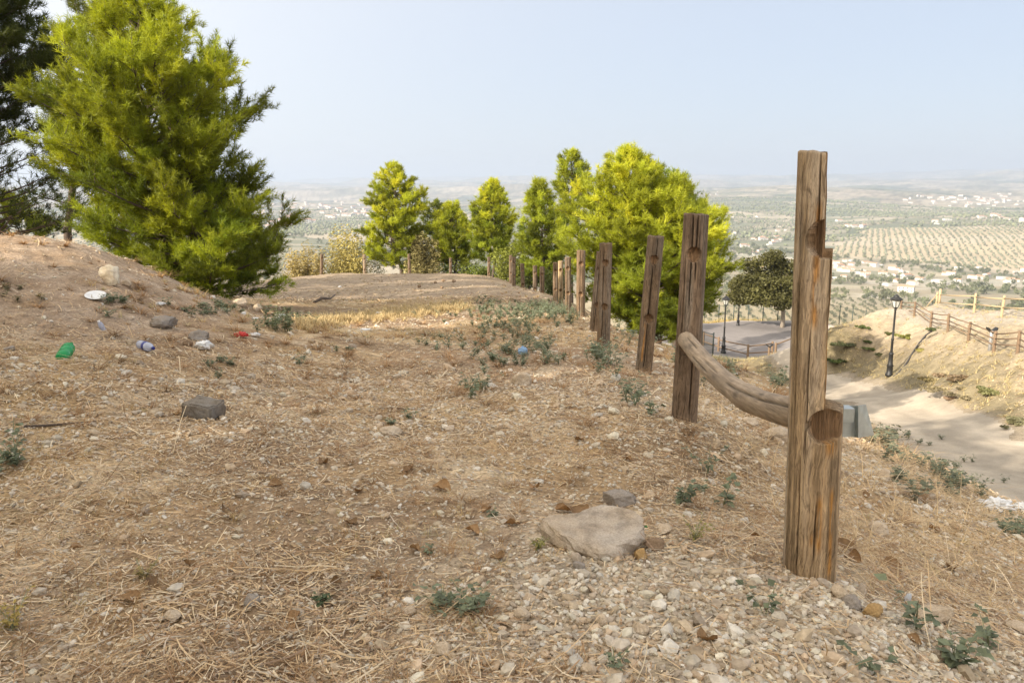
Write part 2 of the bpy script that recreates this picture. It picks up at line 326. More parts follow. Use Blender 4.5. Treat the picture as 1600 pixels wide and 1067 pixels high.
def ground_col(x, y):
    r = np.hypot(x, y)
    n1 = fbm(x * .35, y * .35, 41, 4)[:, None]; n2 = fbm(x * 3.1, y * 3.1, 43, 4)[:, None]
    soil = np.array((.31, .215, .135)); pale = np.array((.46, .36, .25)); dark = np.array((.23, .16, .10)); straw = np.array((.45, .31, .15))
    c = soil + (pale - soil) * sstep(.45, .75, n2) + (straw - soil) * sstep(.4, .65, n1) * .7
    c = c + (dark - c) * sstep(.58, .75, fbm(x * 1.3, y * 1.3, 47, 3))[:, None] * .6
    # the stony patch round the nearest post
    g = sstep(1.25, .35, np.hypot((x - .85) / 1.15, (y - 2.3) / .85))[:, None]
    c = c + (np.array((.50, .43, .33)) - c) * g * .8
    # bare trodden earth of the mound and of the far end of the terrace
    mnd = (sstep(-2.6, -4.5, x) * sstep(6.2, 8, y) * sstep(16, 14, y))[:, None]
    c = c + (np.array((.35, .26, .185)) + .16 * (n2 - .5) - c) * mnd * .85
    fl = (sstep(20, 27, y) * sstep(3, 1, x))[:, None]
    c = c + (np.array((.37, .29, .21)) * (.75 + .5 * n2) - c) * fl * .8
    # far bank: pale dry grass, brown earth cutting on its left, its shade painted into the colour
    bk = (sstep(12, 15, x) * (y > 12))[:, None]
    c = c + (np.array((.42, .345, .235)) * (.62 + .76 * n2) * (.8 + .4 * n1) - c) * bk
    cut_shade = (sstep(19.5, 16.5, x + .8 * (n1[:, 0] - .5)) * sstep(33, 36, y) * sstep(48, 44, y))[:, None] * bk
    c = c + (np.array((.17, .12, .075)) * (.7 + .6 * n2) - c) * cut_shade * .9  # darkened beyond the bare earth to stand for the shade on the cutting
    tp = (sstep(19, 21, x) * sstep(29, 33, y + .3 * (x - 20)))[:, None]
    c = c + (np.array((.47, .41, .325)) - c) * tp * bk
    # verge of the plaza and beyond
    vg = sstep(45, 48, y)[:, None] * (x > 2)[:, None]
    c = c + (np.array((.42, .34, .20)) - c) * vg * .8
    rb = poly_sd(ROAD, x, y)
    vr = sstep(2.6, .9, rb + 1.6 * (n2[:, 0] - .5)) * (x > 11) * (y > 14) * (rb > -1) * (r < 70)
    c = c + (np.array((.22, .185, .105)) * (.7 + .6 * n2) - c) * vr[:, None] * .75
    c = c + (np.array((.40, .33, .245)) - c) * (sstep(.45, 0, rb + .6 * (n2[:, 0] - .5)) * (r < 70))[:, None] * .8
    f = r > 55
    if f.any():
        xf, yf, rf = x[f], y[f], r[f]
        hc, bd = cells(xf, yf); k = np.clip((hc * len(PAL)).astype(int), 0, len(PAL) - 1)
        fcx = PAL[k] * (.85 + .3 * fbm(xf / 25, yf / 25, 51, 4))[:, None]
        fcx = fcx * (1 - .35 * (bd < .04))[:, None]
        wood = sstep(.52, .62, fbm(xf / 260, yf / 180, 57, 4))[:, None]
        fcx = fcx + (np.array((.10, .12, .065)) - fcx) * wood * .4
        vf = valley_floor(xf, yf)
        fcx = np.where(vf[:, None], (np.array((.255, .24, .155)) + (PAL[(hsh(np.floor(xf / 85 + yf / 400), np.floor(yf / 60), 131) * len(PAL)).astype(int) % len(PAL)] - np.array((.22, .22, .135))) * .6) * (.7 + .6 * fbm(xf / 40, yf / 40, 83, 4))[:, None] + .12 * sstep(.6, .68, fbm(xf / 90, yf / 60, 85, 3))[:, None], fcx)
        bs = bigslope(xf, yf)
        fcx = np.where(bs[:, None], np.array((.50, .41, .27)) * (.85 + .3 * fbm(xf / 60, yf / 60, 53, 3))[:, None], fcx)
        sc = sstep(.60, .66, fbm(xf / 330, yf / 120, 59, 4)) * sstep(900, 1400, rf)
        fcx = fcx + (np.array((.52, .44, .33)) - fcx) * (sc * .7)[:, None]
        sp_ = sstep(2500, 4000, rf)[:, None] * .35     # scattered trees too far to draw one by one
        fcx = fcx * (1 - sp_ * sstep(.5, .6, vnoise(xf / 14, yf / 30, 91))[:, None])
        kf = sstep(70, 105, rf + .0 * xf)[:, None]
        nearf = np.array((.42, .35, .22)) * (.8 + .4 * fbm(xf / 6, yf / 6, 55, 3))[:, None]
        mid = sstep(540, 690, rf + 60 * (fbm(xf / 70, yf / 70, 151, 3) - .5))[:, None]
        far_c = nearf + (fcx - nearf) * mid
        c[f] = c[f] + (far_c - c[f]) * kf
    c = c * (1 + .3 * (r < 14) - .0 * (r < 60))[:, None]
    return np.clip(c, .02, .8)
# ------------------------------------------------------------------ ground sheet (polar grid, finer towards the viewer)
az = np.concatenate([np.arange(-180, -54, 4.5), np.arange(-54, -45, .6), np.arange(-45, -36, .3), np.arange(-36, 36, .115), np.arange(36, 45, .2), np.arange(45, 56, .3), np.arange(58, 180, 4.5)])
rr = np.concatenate([[.25, .5, .75, .95], np.geomspace(1.1, 75, 640), np.geomspace(75.9, 23000, 440)])
A, R_ = np.meshgrid(np.radians(az), rr)
gx = (R_ * np.sin(A)).ravel(); gy = (R_ * np.cos(A)).ravel()
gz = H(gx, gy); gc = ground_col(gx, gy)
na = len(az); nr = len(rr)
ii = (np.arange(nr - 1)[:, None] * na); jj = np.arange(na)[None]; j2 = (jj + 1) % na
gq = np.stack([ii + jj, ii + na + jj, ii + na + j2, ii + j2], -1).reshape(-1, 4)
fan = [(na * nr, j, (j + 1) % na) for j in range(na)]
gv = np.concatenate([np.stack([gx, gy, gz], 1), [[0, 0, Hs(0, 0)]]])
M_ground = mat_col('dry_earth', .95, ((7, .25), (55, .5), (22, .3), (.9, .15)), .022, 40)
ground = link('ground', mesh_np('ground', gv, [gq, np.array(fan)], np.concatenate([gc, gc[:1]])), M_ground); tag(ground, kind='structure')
gq_c = np.stack([gx[gq].mean(1), gy[gq].mean(1)], 1)
def sheet(name, sel, lift, mat, colf):
    q = gq[sel]; u, inv = np.unique(q, return_inverse=True)
    v = np.stack([gx[u], gy[u], gz[u] + lift], 1)
    o = link(name, mesh_np(name, v, inv.reshape(q.shape), colf(gx[u], gy[u])), mat); tag(o, kind='structure'); return o
nearq = np.hypot(gq_c[:, 0], gq_c[:, 1]) < 75
rsd = np.full(len(gq), 9.); rsd[nearq] = poly_sd(ROAD, gq_c[nearq, 0], gq_c[nearq, 1]) + .8 * (fbm(gq_c[nearq, 0] * 1.1, gq_c[nearq, 1] * 1.1, 5, 4) - .5)
psd = np.full(len(gq), 9.); psd[nearq] = poly_sd(PLAZA, gq_c[nearq, 0], gq_c[nearq, 1])
M_road = mat_col('packed_dirt', .95, ((3, .12), (40, .22)), .006, 70)
def road_col(x, y):
    n = fbm(x * .9, y * .9, 77, 4)[:, None]; mid = np.abs(poly_sd(ROAD, x, y))[:, None]
    c = np.array((.43, .37, .29)) * (.78 + .42 * n); s = sstep(.35, .6, fbm(x * 3, y * .8, 79, 3))[:, None]
    tr = np.exp(-((mid - .7 - .3 * (n - .5)) / .22) ** 2); return np.clip(c * (1 - .13 * s) * (1 + .16 * tr) * (1 - .12 * sstep(1.1, 1.6, mid)), 0, .75)
sheet('dirt_road', rsd < -.2, .006, M_road, road_col)
M_asph = mat_col('worn_asphalt', .92, ((2, .12), (60, .2)), .003, 120)
def asph_col(x, y):
    n = fbm(x * .4, y * .4, 87, 4)[:, None]; e = poly_sd(PLAZA, x, y)[:, None]
    return np.array((.23, .21, .20)) * (.8 + .4 * n) + np.array((.30, .26, .2)) * sstep(-1.6, -.6, e + 1.2 * (n - .5))
sheet('plaza', (psd < 0) & (rsd >= 0), .006, M_asph, asph_col)
# ------------------------------------------------------------------ wooden posts of the terrace edge
def wood_mat(name, tone=1.0):
    m, t, p, out = newmat(name)
    a = nd(t, 'ShaderNodeAttribute', attribute_name='Col'); tc = nd(t, 'ShaderNodeTexCoord')
    mp = nd(t, 'ShaderNodeMapping'); mp.inputs['Scale'].default_value = (1, 1, .045); wn_ = noise_n(t, tc.outputs['Object'], 5.5, 2); wv_ = nd(t, 'ShaderNodeVectorMath', operation='MULTIPLY_ADD'); wv_.inputs[1].default_value = (.05, .05, .12)
    t.links.new(wn_.outputs['Color'], wv_.inputs[0]); t.links.new(tc.outputs['Object'], wv_.inputs[2]); t.links.new(wv_.outputs[0], mp.inputs[0])
    n1 = noise_n(t, mp.outputs[0], 95, 6, .6); n1.inputs['Distortion'].default_value = .9
    n2 = noise_n(t, mp.outputs[0], 300, 4, .7)
    n3 = noise_n(t, tc.outputs['Object'], 7, 4)
    r1 = ramp_n(t, n1.outputs['Fac'], [(.3, (.36, .34, .32)), (.5, (.95, .95, .95)), (.72, (1.4, 1.37, 1.32))])
    r2 = ramp_n(t, n2.outputs['Fac'], [(.34, (.5, .48, .46)), (.46, (.95, .95, .95)), (.7, (1.2, 1.2, 1.2))])
    r3 = ramp_n(t, n3.outputs['Fac'], [(.3, (.78, .76, .74)), (.7, (1.15, 1.15, 1.15))])
    c = mult_n(t, mult_n(t, mult_n(t, a.outputs['Color'], r1.outputs[0]), r2.outputs[0]), r3.outputs[0])
    t.links.new(c, p.inputs['Base Color']); p.inputs['Roughness'].default_value = .85; p.inputs['Specular IOR Level'].default_value = .2
    b = nd(t, 'ShaderNodeBump'); b.inputs['Distance'].default_value = .004; ad = nd(t, 'ShaderNodeMath', operation='ADD')
    t.links.new(n1.outputs['Fac'], ad.inputs[0]); t.links.new(n2.outputs['Fac'], ad.inputs[1]); t.links.new(ad.outputs[0], b.inputs['Height'])
    t.links.new(b.outputs[0], p.inputs['Normal'])
    return m
M_wood = wood_mat('weathered_wood')
def make_post(base, top, r, label, socks, seed, nth=96, nz=150, cuts=(), cracks=((1.75, 0, 1),), streaks=(), col=(.20, .14, .088), group='wooden posts along the terrace edge', flat=None):
    """socks: (height, sideways offset, radius, depth); cuts: (z0, z1, x); cracks: (angle, z0 share, z1 share); streaks: (angle, width, z0, z1)"""
    base = np.array(base, float); top = np.array(top, float); base = base.copy(); bury = .2
    L = np.linalg.norm(top - base); d = (top - base) / L
    ex = np.array([base[1], -base[0], 0.]); ex /= np.linalg.norm(ex); ex = ex - d * (d @ ex); ex /= np.linalg.norm(ex); ey = np.cross(ex, d)   # ey points to the viewer's side
    if ey[1] > 0: ey = -ey
    zz = np.concatenate([[-bury], np.linspace(-.03, L - .012, nz), [L - .005, L]])
    th = np.arange(nth) / nth * 2 * np.pi; T, Z = np.meshgrid(th, zz)
    cx, sx = np.cos(T), np.sin(T)
    wob = fbm(cx * 1.2 + seed * 3.1, Z * 1.1 + sx * 1.2, seed, 3) - .5
    R = r * (1.03 - .05 * Z / L) * (1 + .10 * wob)
    R = R + .0022 * (vnoise(T * 24, Z * 2.2, seed + 1) - .5) + .0016 * (vnoise(T * 60, Z * 5, seed + 2) - .5)
    R0 = R.copy()
    c = np.broadcast_to(np.array(col), T.shape + (3,)).copy()
    c *= (.82 + .36 * fbm(T * 2.5, Z * 2, seed + 4, 3))[..., None]
    gray = sstep(.45, .8, fbm(T * 1.7, Z * 1.3, seed + 5, 3))[..., None]
    c = c + (np.array((.30, .265, .22)) * (col[0] / .23) - c) * gray * .5
    dk = sstep(.55, .75, fbm(T * 5, Z * .9, seed + 6, 3))[..., None]; c *= 1 - .4 * dk
    for (a0, wd, z0, z1) in streaks:
        k = np.exp(-((T - a0 - .06 * (vnoise(Z * 6, Z * 0, seed + 9) - .5)) / wd) ** 2) * sstep(z0, z0 + .05, Z) * sstep(z1, z1 - .05, Z)
        k = k * sstep(.25, .5, vnoise(T * 16, Z * 9, seed + 8))
        c = c + (np.array((.46, .22, .05)) - c) * np.clip(k, 0, 1)[..., None] * .85
    for (a0, f0, f1) in cracks:
        ac = a0 + .10 * (vnoise(Z * 2.2, Z * 0 + 3, seed + 11) - .5) + .03 * (vnoise(Z * 11, Z * 0 + 5, seed + 12) - .5)
        k = np.exp(-((T - ac) / (.05 if nth < 250 else .022)) ** 2) * sstep(f0 - .03, f0 + .06, Z / L) * sstep(f1 + .03, f1 - .06, Z / L)
        R = R - (.03 if nth < 250 else .016) * k; c *= (1 - .8 * k)[..., None]
    for (zs, off, rs, dep) in socks:
        px_ = R * cx - off; pz = Z - zs
        ins = (px_ ** 2 + pz ** 2 < rs * rs) & (sx > .2)
        fl = (R0 * 0 + r - dep + .004 * (vnoise(T * 30, Z * 6, seed + 15) - .5)) / np.maximum(sx, .2)
        R = np.where(ins, np.minimum(R, fl), R)
        c = np.where(ins[..., None], np.array((.27, .17, .095)) * (.6 + .6 * vnoise(T * 26, Z * 3, seed + 16))[..., None], c)
    for (z0, z1, xc) in cuts:
        xx = xc + .010 * (fbm(Z * 7, Z * 0 + 1, seed + 20, 4) - .5) + .004 * (vnoise(T * 18, Z * 4, seed + 21) - .5)
        on = (Z > z0) & (Z < z1) & (cx > .02) & (R * cx > xx)
        R = np.where(on, np.minimum(R, np.maximum(xx, .004) / np.maximum(cx, .02)), R)
        c = np.where(on[..., None], np.array((.33, .20, .09)) * (.55 + .8 * vnoise(T * 30, Z * 3, seed + 22))[..., None], c)
    R[-1] *= .93
    Z = Z + (Z > L - .03) * (.018 * (vnoise(cx * 2 + 5, sx * 2, seed + 30) - .5) + .02 * cx * (flat or 0))
    P = (R * cx)[..., None] * ex + (R * sx)[..., None] * ey + Z[..., None] * d
    v = P.reshape(-1, 3); m = len(zz)
    i = np.arange(m - 1)[:, None] * nth; j = np.arange(nth)[None]; j2 = (j + 1) % nth
    q = np.stack([i + j2, i + j, i + nth + j, i + nth + j2], -1).reshape(-1, 4)
    # sawn top as rings towards the heart
    rings = []; n0 = (m - 1) * nth; vt = [v]; off0 = len(v); prev = n0; tc_ = v[n0:n0 + nth].mean(0)
    ct = [c.reshape(-1, 3)]
    for f in (.66, .33, .05):
        ring = tc_ + (v[n0:n0 + nth] - tc_) * f + d * .004 * (rng.random((nth, 1)) - .5); vt.append(ring)
        ct.append(np.array(col) * (.9 + .25 * rng.random((nth, 1))) * .9)
        cur = off0; off0 += nth
        jj_ = np.arange(nth); q = np.concatenate([q, np.stack([prev + (jj_ + 1) % nth, prev + jj_, cur + jj_, cur + (jj_ + 1) % nth], -1)]); prev = cur
    me = mesh_np('wooden_post', np.concatenate(vt), q, np.concatenate(ct))
    o = link('wooden_post', me, M_wood, loc=tuple(base)); tag(o, label, 'post', group); return o
def post_px(bx, by, Y, tx, ty, r, label, seed, s1=.27, s2=.88, col=(.20, .14, .088), **kw):
    b = at(bx, by, Y); b = np.array((b[0], b[1], Hs(b[0], b[1]))); tp = np.array(at(tx, ty, Y))
    L = np.linalg.norm(tp - b)
    so_ = kw.pop('socks', [(L - s1, .0, .050, .052), (L - s2, .0, .050, .052)])
    return make_post(b, tp, r, label, so_, seed, col=col, **kw)
# nearest post: split away on its right side, one socket broken open
b1 = at(1264, 890, 2.6); b1 = np.array((b1[0], b1[1], Hs(b1[0], b1[1]))); t1 = np.array(at(1291, 237, 2.6))
zb = b1[2]
post1 = make_post(b1, t1, .086, 'tall weathered post with its right side split away, nearest to the viewer', [(1.125 - zb, .012, .062, .05), (.51 - zb, .036, .060, .048)], 3,
    nth=300, nz=620, cuts=((1.085 - zb, 3, .004), (.565 - zb, 1.085 - zb, .028)), cracks=((1.24, .40, .80), (2.05, .02, .3), (2.45, .35, .95), (1.4, .05, .2), (1.7, .75, 1.0), (1.9, .3, .6)),
    streaks=((1.74, .13, .82 - zb, 1.26 - zb), (1.25, .10, .1, .34), (.75, .10, .0, .36), (.9, .25, .44, .58), (1.5, .08, .12, .2)), col=(.45, .325, .195), flat=-.4)
post_px(1069, 660, 5.2, 1088, 334, .082, 'thick dark post carrying the far end of the sagging rail', 11, nth=160, nz=320, col=(.21, .15, .102), cracks=((1.75, .55, 1.0), (1.35, .7, 1), (1.2, .05, .42), (2.3, .3, .8)), s1=.26, s2=.88)
post_px(1006, 578, 8.2, 1025, 369, .083, 'leaning post with a long black crack and an orange stain', 17, nth=140, nz=220, cracks=((1.62, .02, .78), (1.3, .75, 1.0)), streaks=((1.95, .12, .1, .55),), s1=.24, s2=.85)
post_px(943, 535, 11.0, 947, 380, .088, 'upright brown post just left of the leaning cracked post', 23, cracks=((1.9, .1, .95),))
post_px(929, 512, 13.2, 940, 394, .085, 'post half hidden behind the upright brown post', 29)
post_px(907, 495, 16.0, 908, 391, .086, 'dark post with two sockets before the bright green pine', 31)
post_px(888, 487, 19.5, 887, 402, .078, 'slim dark post beside the pale new post', 37)
post_px(876, 476, 24.0, 876, 408, .080, 'pale yellowish newer post among the dark ones', 41, col=(.50, .36, .20))
post_px(868, 474, 26.0, 868, 410, .085, 'dark post just left of the pale newer post', 43)
FARP = [(847, 457, 28, 847, 417, 'short dark post standing alone at the foot of the slim pines'), (836, 455, 30, 836, 415, 'dark post before the slim pines, second after the gap'), (817, 453, 33, 816, 412, 'dark post at the far corner, nearest of its cluster'),
        (803, 446, 37, 803, 402, 'right one of two dark posts standing close together at the corner'), (798, 443, 39, 798, 399, 'left one of two dark posts standing close together at the corner'), (764, 434, 44, 764, 402, 'far post below the pointed yellow-green pine'),
        (704, 432, 46, 704, 403, 'far post below the small bushy pine'), (640, 431, 46, 639, 397, 'far post right of the tall yellow-green pine trunk'), (570, 431, 46, 569, 398, 'pale far post between the dry bushes'), (502, 433, 46, 503, 397, 'far post in front of the dry bush, nearest the big pine')]
for k, (bx, by, Y, tx, ty, lb) in enumerate(FARP):
    post_px(bx, by, Y, tx, ty, .085, lb, 50 + 3 * k, nth=32, nz=40, col=(.21, .15, .10) if k != 8 else (.34, .26, .18))
# sagging rail between the two nearest posts
pth = [at(1072, 531, 5.12), at(1084, 546, 4.9), at(1104, 570, 4.45), at(1132, 597, 3.95), at(1164, 620, 3.5), at(1198, 634, 3.1), at(1232, 643, 2.8), at(1258, 648, 2.66)]
pp = np.array(pth); s_ = np.linspace(0, 1, len(pp)); sf = np.linspace(0, 1, 140)
P_ = np.stack([np.interp(sf, s_, pp[:, k]) for k in range(3)], 1)
for _ in range(40): P_[1:-1] = (P_[:-2] + 2 * P_[1:-1] + P_[2:]) / 4
def rail_mesh():
    n = 56; d = np.gradient(P_, axis=0); d /= np.linalg.norm(d, axis=1)[:, None]
    a = np.cross(d, [0, 0, 1.]); a /= np.linalg.norm(a, axis=1)[:, None]; b = np.cross(a, d)
    th = np.arange(n) / n * 2 * np.pi; T, S = np.meshgrid(th, sf * 2.6)
    c = np.array((.36, .275, .19)) * (.75 + .5 * fbm(T * 2, S * 3, 12, 3))[..., None]
    for (ks, kt) in ((.45, .8), (1.1, .4), (1.9, 1.0), (1.55, .3)): c = c * (1 - .55 * np.exp(-(((S - ks) / .05) ** 2 + ((T - kt) / .3) ** 2)))[..., None]
    R = .056 * (1 + .08 * (fbm(np.cos(T) + 3, S * 1.5 + np.sin(T), 5, 3) - .5)) + .003 * (vnoise(T * 9, S * 2, 8) - .5)
    R = R + .006 * np.exp(-((S - 1.55) / .12) ** 2)
    for (a0, s0, s1) in ((.62, 1.25, 2.7), (1.2, .1, .6), (.15, .5, 1.0), (.9, .7, 1.15)):
        k = np.exp(-((T - a0 - .12 * (vnoise(S * 4, S * 0, 9) - .5)) / .07) ** 2) * sstep(s0, s0 + .15, S) * sstep(s1, s1 - .1, S); R = R - .014 * k; c = c * (1 - .7 * k)[..., None]
    v = P_[:, None] + R[..., None] * (np.cos(T)[..., None] * a[:, None] + np.sin(T)[..., None] * b[:, None])
    i = np.arange(139)[:, None] * n; j = np.arange(n)[None]; j2 = (j + 1) % n
    q = np.stack([i + j, i + j2, i + n + j2, i + n + j], -1).reshape(-1, 4); v = v.reshape(-1, 3)
    k0 = len(v); v = np.concatenate([v, P_[:1], P_[-1:]]); t_ = [(k0, j_, (j_ + 1) % n) for j_ in range(n)] + [(k0 + 1, 139 * n + (j_ + 1) % n, 139 * n + j_) for j_ in range(n)]
    o_ = P_[0]
    return mesh_np('wooden_rail', v - o_, [q, np.array(t_)], np.concatenate([c.reshape(-1, 3), np.full((2, 3), .25)])), o_
me_, o_ = rail_mesh()
def grain_mat(name):
    m, t, p, out = newmat(name)
    a = nd(t, 'ShaderNodeAttribute', attribute_name='Col'); tc = nd(t, 'ShaderNodeTexCoord')
    dv = (P_[-1] - P_[0]); 
    mp = nd(t, 'ShaderNodeMapping'); mp.vector_type = 'TEXTURE'
    mp.inputs['Rotation'].default_value = Vector(dv).to_track_quat('Z', 'Y').to_euler(); mp.inputs['Scale'].default_value = (1, 1, 18)
    t.links.new(tc.outputs['Object'], mp.inputs[0])
    n1 = noise_n(t, mp.outputs[0], 80, 6, .65); n2 = noise_n(t, tc.outputs['Object'], 9, 4)
    r1 = ramp_n(t, n1.outputs['Fac'], [(.3, (.6, .58, .55)), (.7, (1.25, 1.25, 1.25))]); r2 = ramp_n(t, n2.outputs['Fac'], [(.3, (.75, .75, .75)), (.7, (1.15, 1.15, 1.15))])
    t.links.new(mult_n(t, mult_n(t, a.outputs['Color'], r1.outputs[0]), r2.outputs[0]), p.inputs['Base Color']); p.inputs['Roughness'].default_value = .85
    b = nd(t, 'ShaderNodeBump'); b.inputs['Distance'].default_value = .003; t.links.new(n1.outputs['Fac'], b.inputs['Height']); t.links.new(b.outputs[0], p.inputs['Normal'])
    return m
rail = link('wooden_rail', me_, grain_mat('rail_wood'), loc=tuple(o_)); tag(rail, 'bowed round rail drooping between the two nearest posts', 'rail')
# bent galvanised sheet behind the nearest post
mb = MB(); y0 = 2.83
pl = [at(1292, 634, y0), at(1312, 633, y0), at(1337, 634, y0 + .015), at(1341, 634, y0 - .01), at(1353, 632, y0 + .03)]
pb = [at(1292, 680, y0), at(1312, 682, y0), at(1337, 683, y0 + .015), at(1341, 684, y0 - .01), at(1366, 680, y0 + .05)]
pl = np.array(pl); pb = np.array(pb); n_ = len(pl); th_ = np.array([0, .0025, 0])
v = np.concatenate([pl, pb, pl + th_, pb + th_]); q = []
for k in range(n_ - 1):
    q += [(k, n_ + k, n_ + k + 1, k + 1), (2 * n_ + k + 1, 3 * n_ + k + 1, 3 * n_ + k, 2 * n_ + k), (k, k + 1, 2 * n_ + k + 1, 2 * n_ + k), (n_ + k + 1, n_ + k, 3 * n_ + k, 3 * n_ + k + 1)]
q += [(n_ - 1, 2 * n_ - 1, 4 * n_ - 1, 3 * n_ - 1), (0, 2 * n_, 3 * n_, n_)]
org = v.mean(0); mb.add(v - org, q)
mb.box((-.075, -.055, .012), (-.01, -.003, .062))
M_galv = mat_plain('galvanised', (.44, .48, .47), .42, .55, .0006, 60, .25, 25)
sh_ = mb.build('metal_bracket', M_galv, None, tuple(org), smooth=False); tag(sh_, 'bent galvanised sheet metal bracket fixed behind the split post', 'bracket')
# ------------------------------------------------------------------ pines, shrubs and the broad tree
M_need = mat_col('pine_needles', .55, ((.8, .18),), 0, 0, .44, (1.3, 1.2, .4), .3)
M_leaf = mat_col('leaves', .6, ((2, .2),), 0, 0, .25, (1.1, 1.1, .5), .3)
M_dryleaf = mat_col('dry_twigs', .8, ((2, .2),), 0, 0, .2, (1, 1, .8), .1)
M_bark = mat_plain('pine_bark', (.12, .09, .07), .95, 0, .02, 18, .4, 9)
def rsph(n):
    v = rng.normal(size=(n, 3)); return v / np.linalg.norm(v, axis=1)[:, None]
def unit(v): return v / (np.linalg.norm(v, axis=-1, keepdims=True) + 1e-9)
def needles(cen, dr, K, L, W, spread, col, jit=.12):
    """K needle blades per tuft; returns verts, tris, colours"""
    n = len(cen); C_ = np.repeat(cen, K, 0); D = np.repeat(dr, K, 0)
    d = unit(D + spread * rsph(n * K)); Ln = L * (.65 + .6 * rng.random((n * K, 1)))
    b0 = C_ + D * (L * .9 * (rng.random((n * K, 1)) - .5)) + rsph(n * K) * L * jit
    side = unit(np.cross(d, rsph(n * K))) * (W * .5)
    v = np.stack([b0 - side, b0 + side, b0 + d * Ln + side * .35], 1).reshape(-1, 3)
    c = np.repeat(col, K, 0) * (.85 + .3 * rng.random((n * K, 1)))
    return v, np.arange(n * K * 3).reshape(-1, 3), np.repeat(c, 3, 0)
def pine(label, base_px, Y, prof, limbs=70, K=14, nl=.14, nw=.012, sp=.11, green=(.17, .225, .026), yel=.5, dens=1.0, sparse_below=None, bury=.2, dead=0.0, group='pine trees', seed=0):
    """prof: (photo y, left x, right x) outlines of the crown from the top down"""
    global rng; rng = np.random.default_rng(100 + seed)
    bx = at(base_px[0], base_px[1], Y); zg = Hs(bx[0], bx[1]); B = np.array((bx[0], bx[1], zg))
    zs, xc, rd = [], [], []
    for (py, l, r) in prof:
        a = at(l, py, Y); b = at(r, py, Y); zs.append(a[2] - zg); xc.append((a[0] + b[0]) / 2 - B[0]); rd.append((b[0] - a[0]) / 2 * .97)
    zs, xc, rd = np.array(zs)[::-1], np.array(xc)[::-1], np.array(rd)[::-1]
    zs = np.maximum.accumulate(zs + np.arange(len(zs)) * 1e-4)
    top = zs[-1]; z0 = zs[0]
    def prf(z): return np.interp(z, zs, rd)
    def axs(z): return np.interp(z, np.r_[-1, 0, zs], np.r_[0, 0, xc])
    root = empty('pine_tree', tuple(B), label, 'tree', group)
    tr = MB(); tz = np.linspace(-bury, top * .97, 16); tr_r = max(.04, top * .015)
    ax_s = np.array([axs(z) for z in tz]); 
    tp = np.stack([ax_s * .85, .06 * np.sin(tz * 1.3 + seed), tz], 1)
    tr.tube(tp, tr_r * (1 - .93 * np.clip(tz / top, 0, 1)) + .006, 8)
    cen, drs, cl = [], [], []
    g = np.array(green); yl = np.array((.57, .60, .048))
    for i in range(limbs):
        f = (i + rng.random()) / limbs
        z = z0 + (top - z0) * f ** .9; R = prf(z)
        a = i * 2.39996 + rng.normal() * .35; R = R * (.5 + .62 * rng.random())
        axx = axs(z) ; rise = R * (.22 + .35 * f) + .08
        zst = max(.05, z - rise); st = np.array([np.interp(zst, tz, tp[:, 0]), np.interp(zst, tz, tp[:, 1]), zst])
        en = np.array([axx + R * math.cos(a), R * math.sin(a) * .95, z])
        mid = (st + en) / 2 + np.array([0, 0, -.08 * R + .05 * rng.normal()]) + .1 * R * rsph(1)[0] * [1, 1, .3]
        ts = np.linspace(0, 1, 7)[:, None]; pth_ = (1 - ts) ** 2 * st + 2 * ts * (1 - ts) * mid + ts ** 2 * en
        r0 = max(.008, .016 * R + .006); tr.tube(pth_, np.linspace(r0, .005, 7), 5, caps=False)
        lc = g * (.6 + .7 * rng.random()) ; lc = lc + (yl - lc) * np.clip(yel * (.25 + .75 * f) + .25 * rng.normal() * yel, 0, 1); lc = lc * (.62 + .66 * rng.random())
        if rng.random() < dead: lc = np.array((.16, .10, .05))
        thin = 1.0 if sparse_below is None else np.clip((z / top - sparse_below[0]) / sparse_below[1], .12, 1)
        nsub = int((3 + R * 6.2) * dens * (.45 + .55 * thin)) + 1
        for k in range(nsub):
            s = .25 + .75 * (rng.random() ** .7); p = (1 - s) ** 2 * st + 2 * s * (1 - s) * mid + s ** 2 * en
            tg = unit(2 * (1 - s) * (mid - st) + 2 * s * (en - mid))
            dv = unit(tg * .8 + rsph(1)[0] * [.9, .9, .55] + np.array([0, 0, .28])); ln = (.16 + .30 * rng.random()) * R * (1.15 - .6 * s) + .12
            e2 = p + dv * ln
            if ln > .3 and k % 2 == 0: tr.tube([p, (p + e2) / 2 + [0, 0, .02], e2], [.008, .006, .003], 3, caps=False)
            m = max(1, int(ln / sp * 1.5 * thin + .5)); u = (.25 + .75 * (np.arange(m) + rng.random(m)) / m)[:, None]
            cc = p + (e2 - p) * u + rng.normal(size=(m, 3)) * sp * .28
            cen.append(cc); drs.append(unit(dv + .5 * rsph(m) + np.array([0, 0, .35]))); cl.append(np.broadcast_to(lc * (.85 + .3 * rng.random()), (m, 3)))
        m = 4; u = rng.random((m, 1)); cen.append(en + rsph(m) * sp * .8); drs.append(unit(unit(en - mid) + .4 * rsph(m) + [0, 0, .3])); cl.append(np.broadcast_to(lc * 1.1, (m, 3)))
    # leading shoot
    m = 14; zt = top - np.linspace(0, .12 * top, m); cen.append(np.stack([axs(top) + 0 * zt + rng.normal(size=m) * sp * .5, rng.normal(size=m) * sp * .5, zt], 1)); drs.append(unit(np.array([0, 0, 1.]) + .35 * rsph(m))); cl.append(np.broadcast_to((g + yl) / 2, (m, 3)))
    v, t_, c = needles(np.concatenate(cen), np.concatenate(drs), K, nl, nw, .95, np.concatenate(cl))
    tr.build('trunk', M_bark, root)
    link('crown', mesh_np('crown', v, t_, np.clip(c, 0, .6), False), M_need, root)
    return root
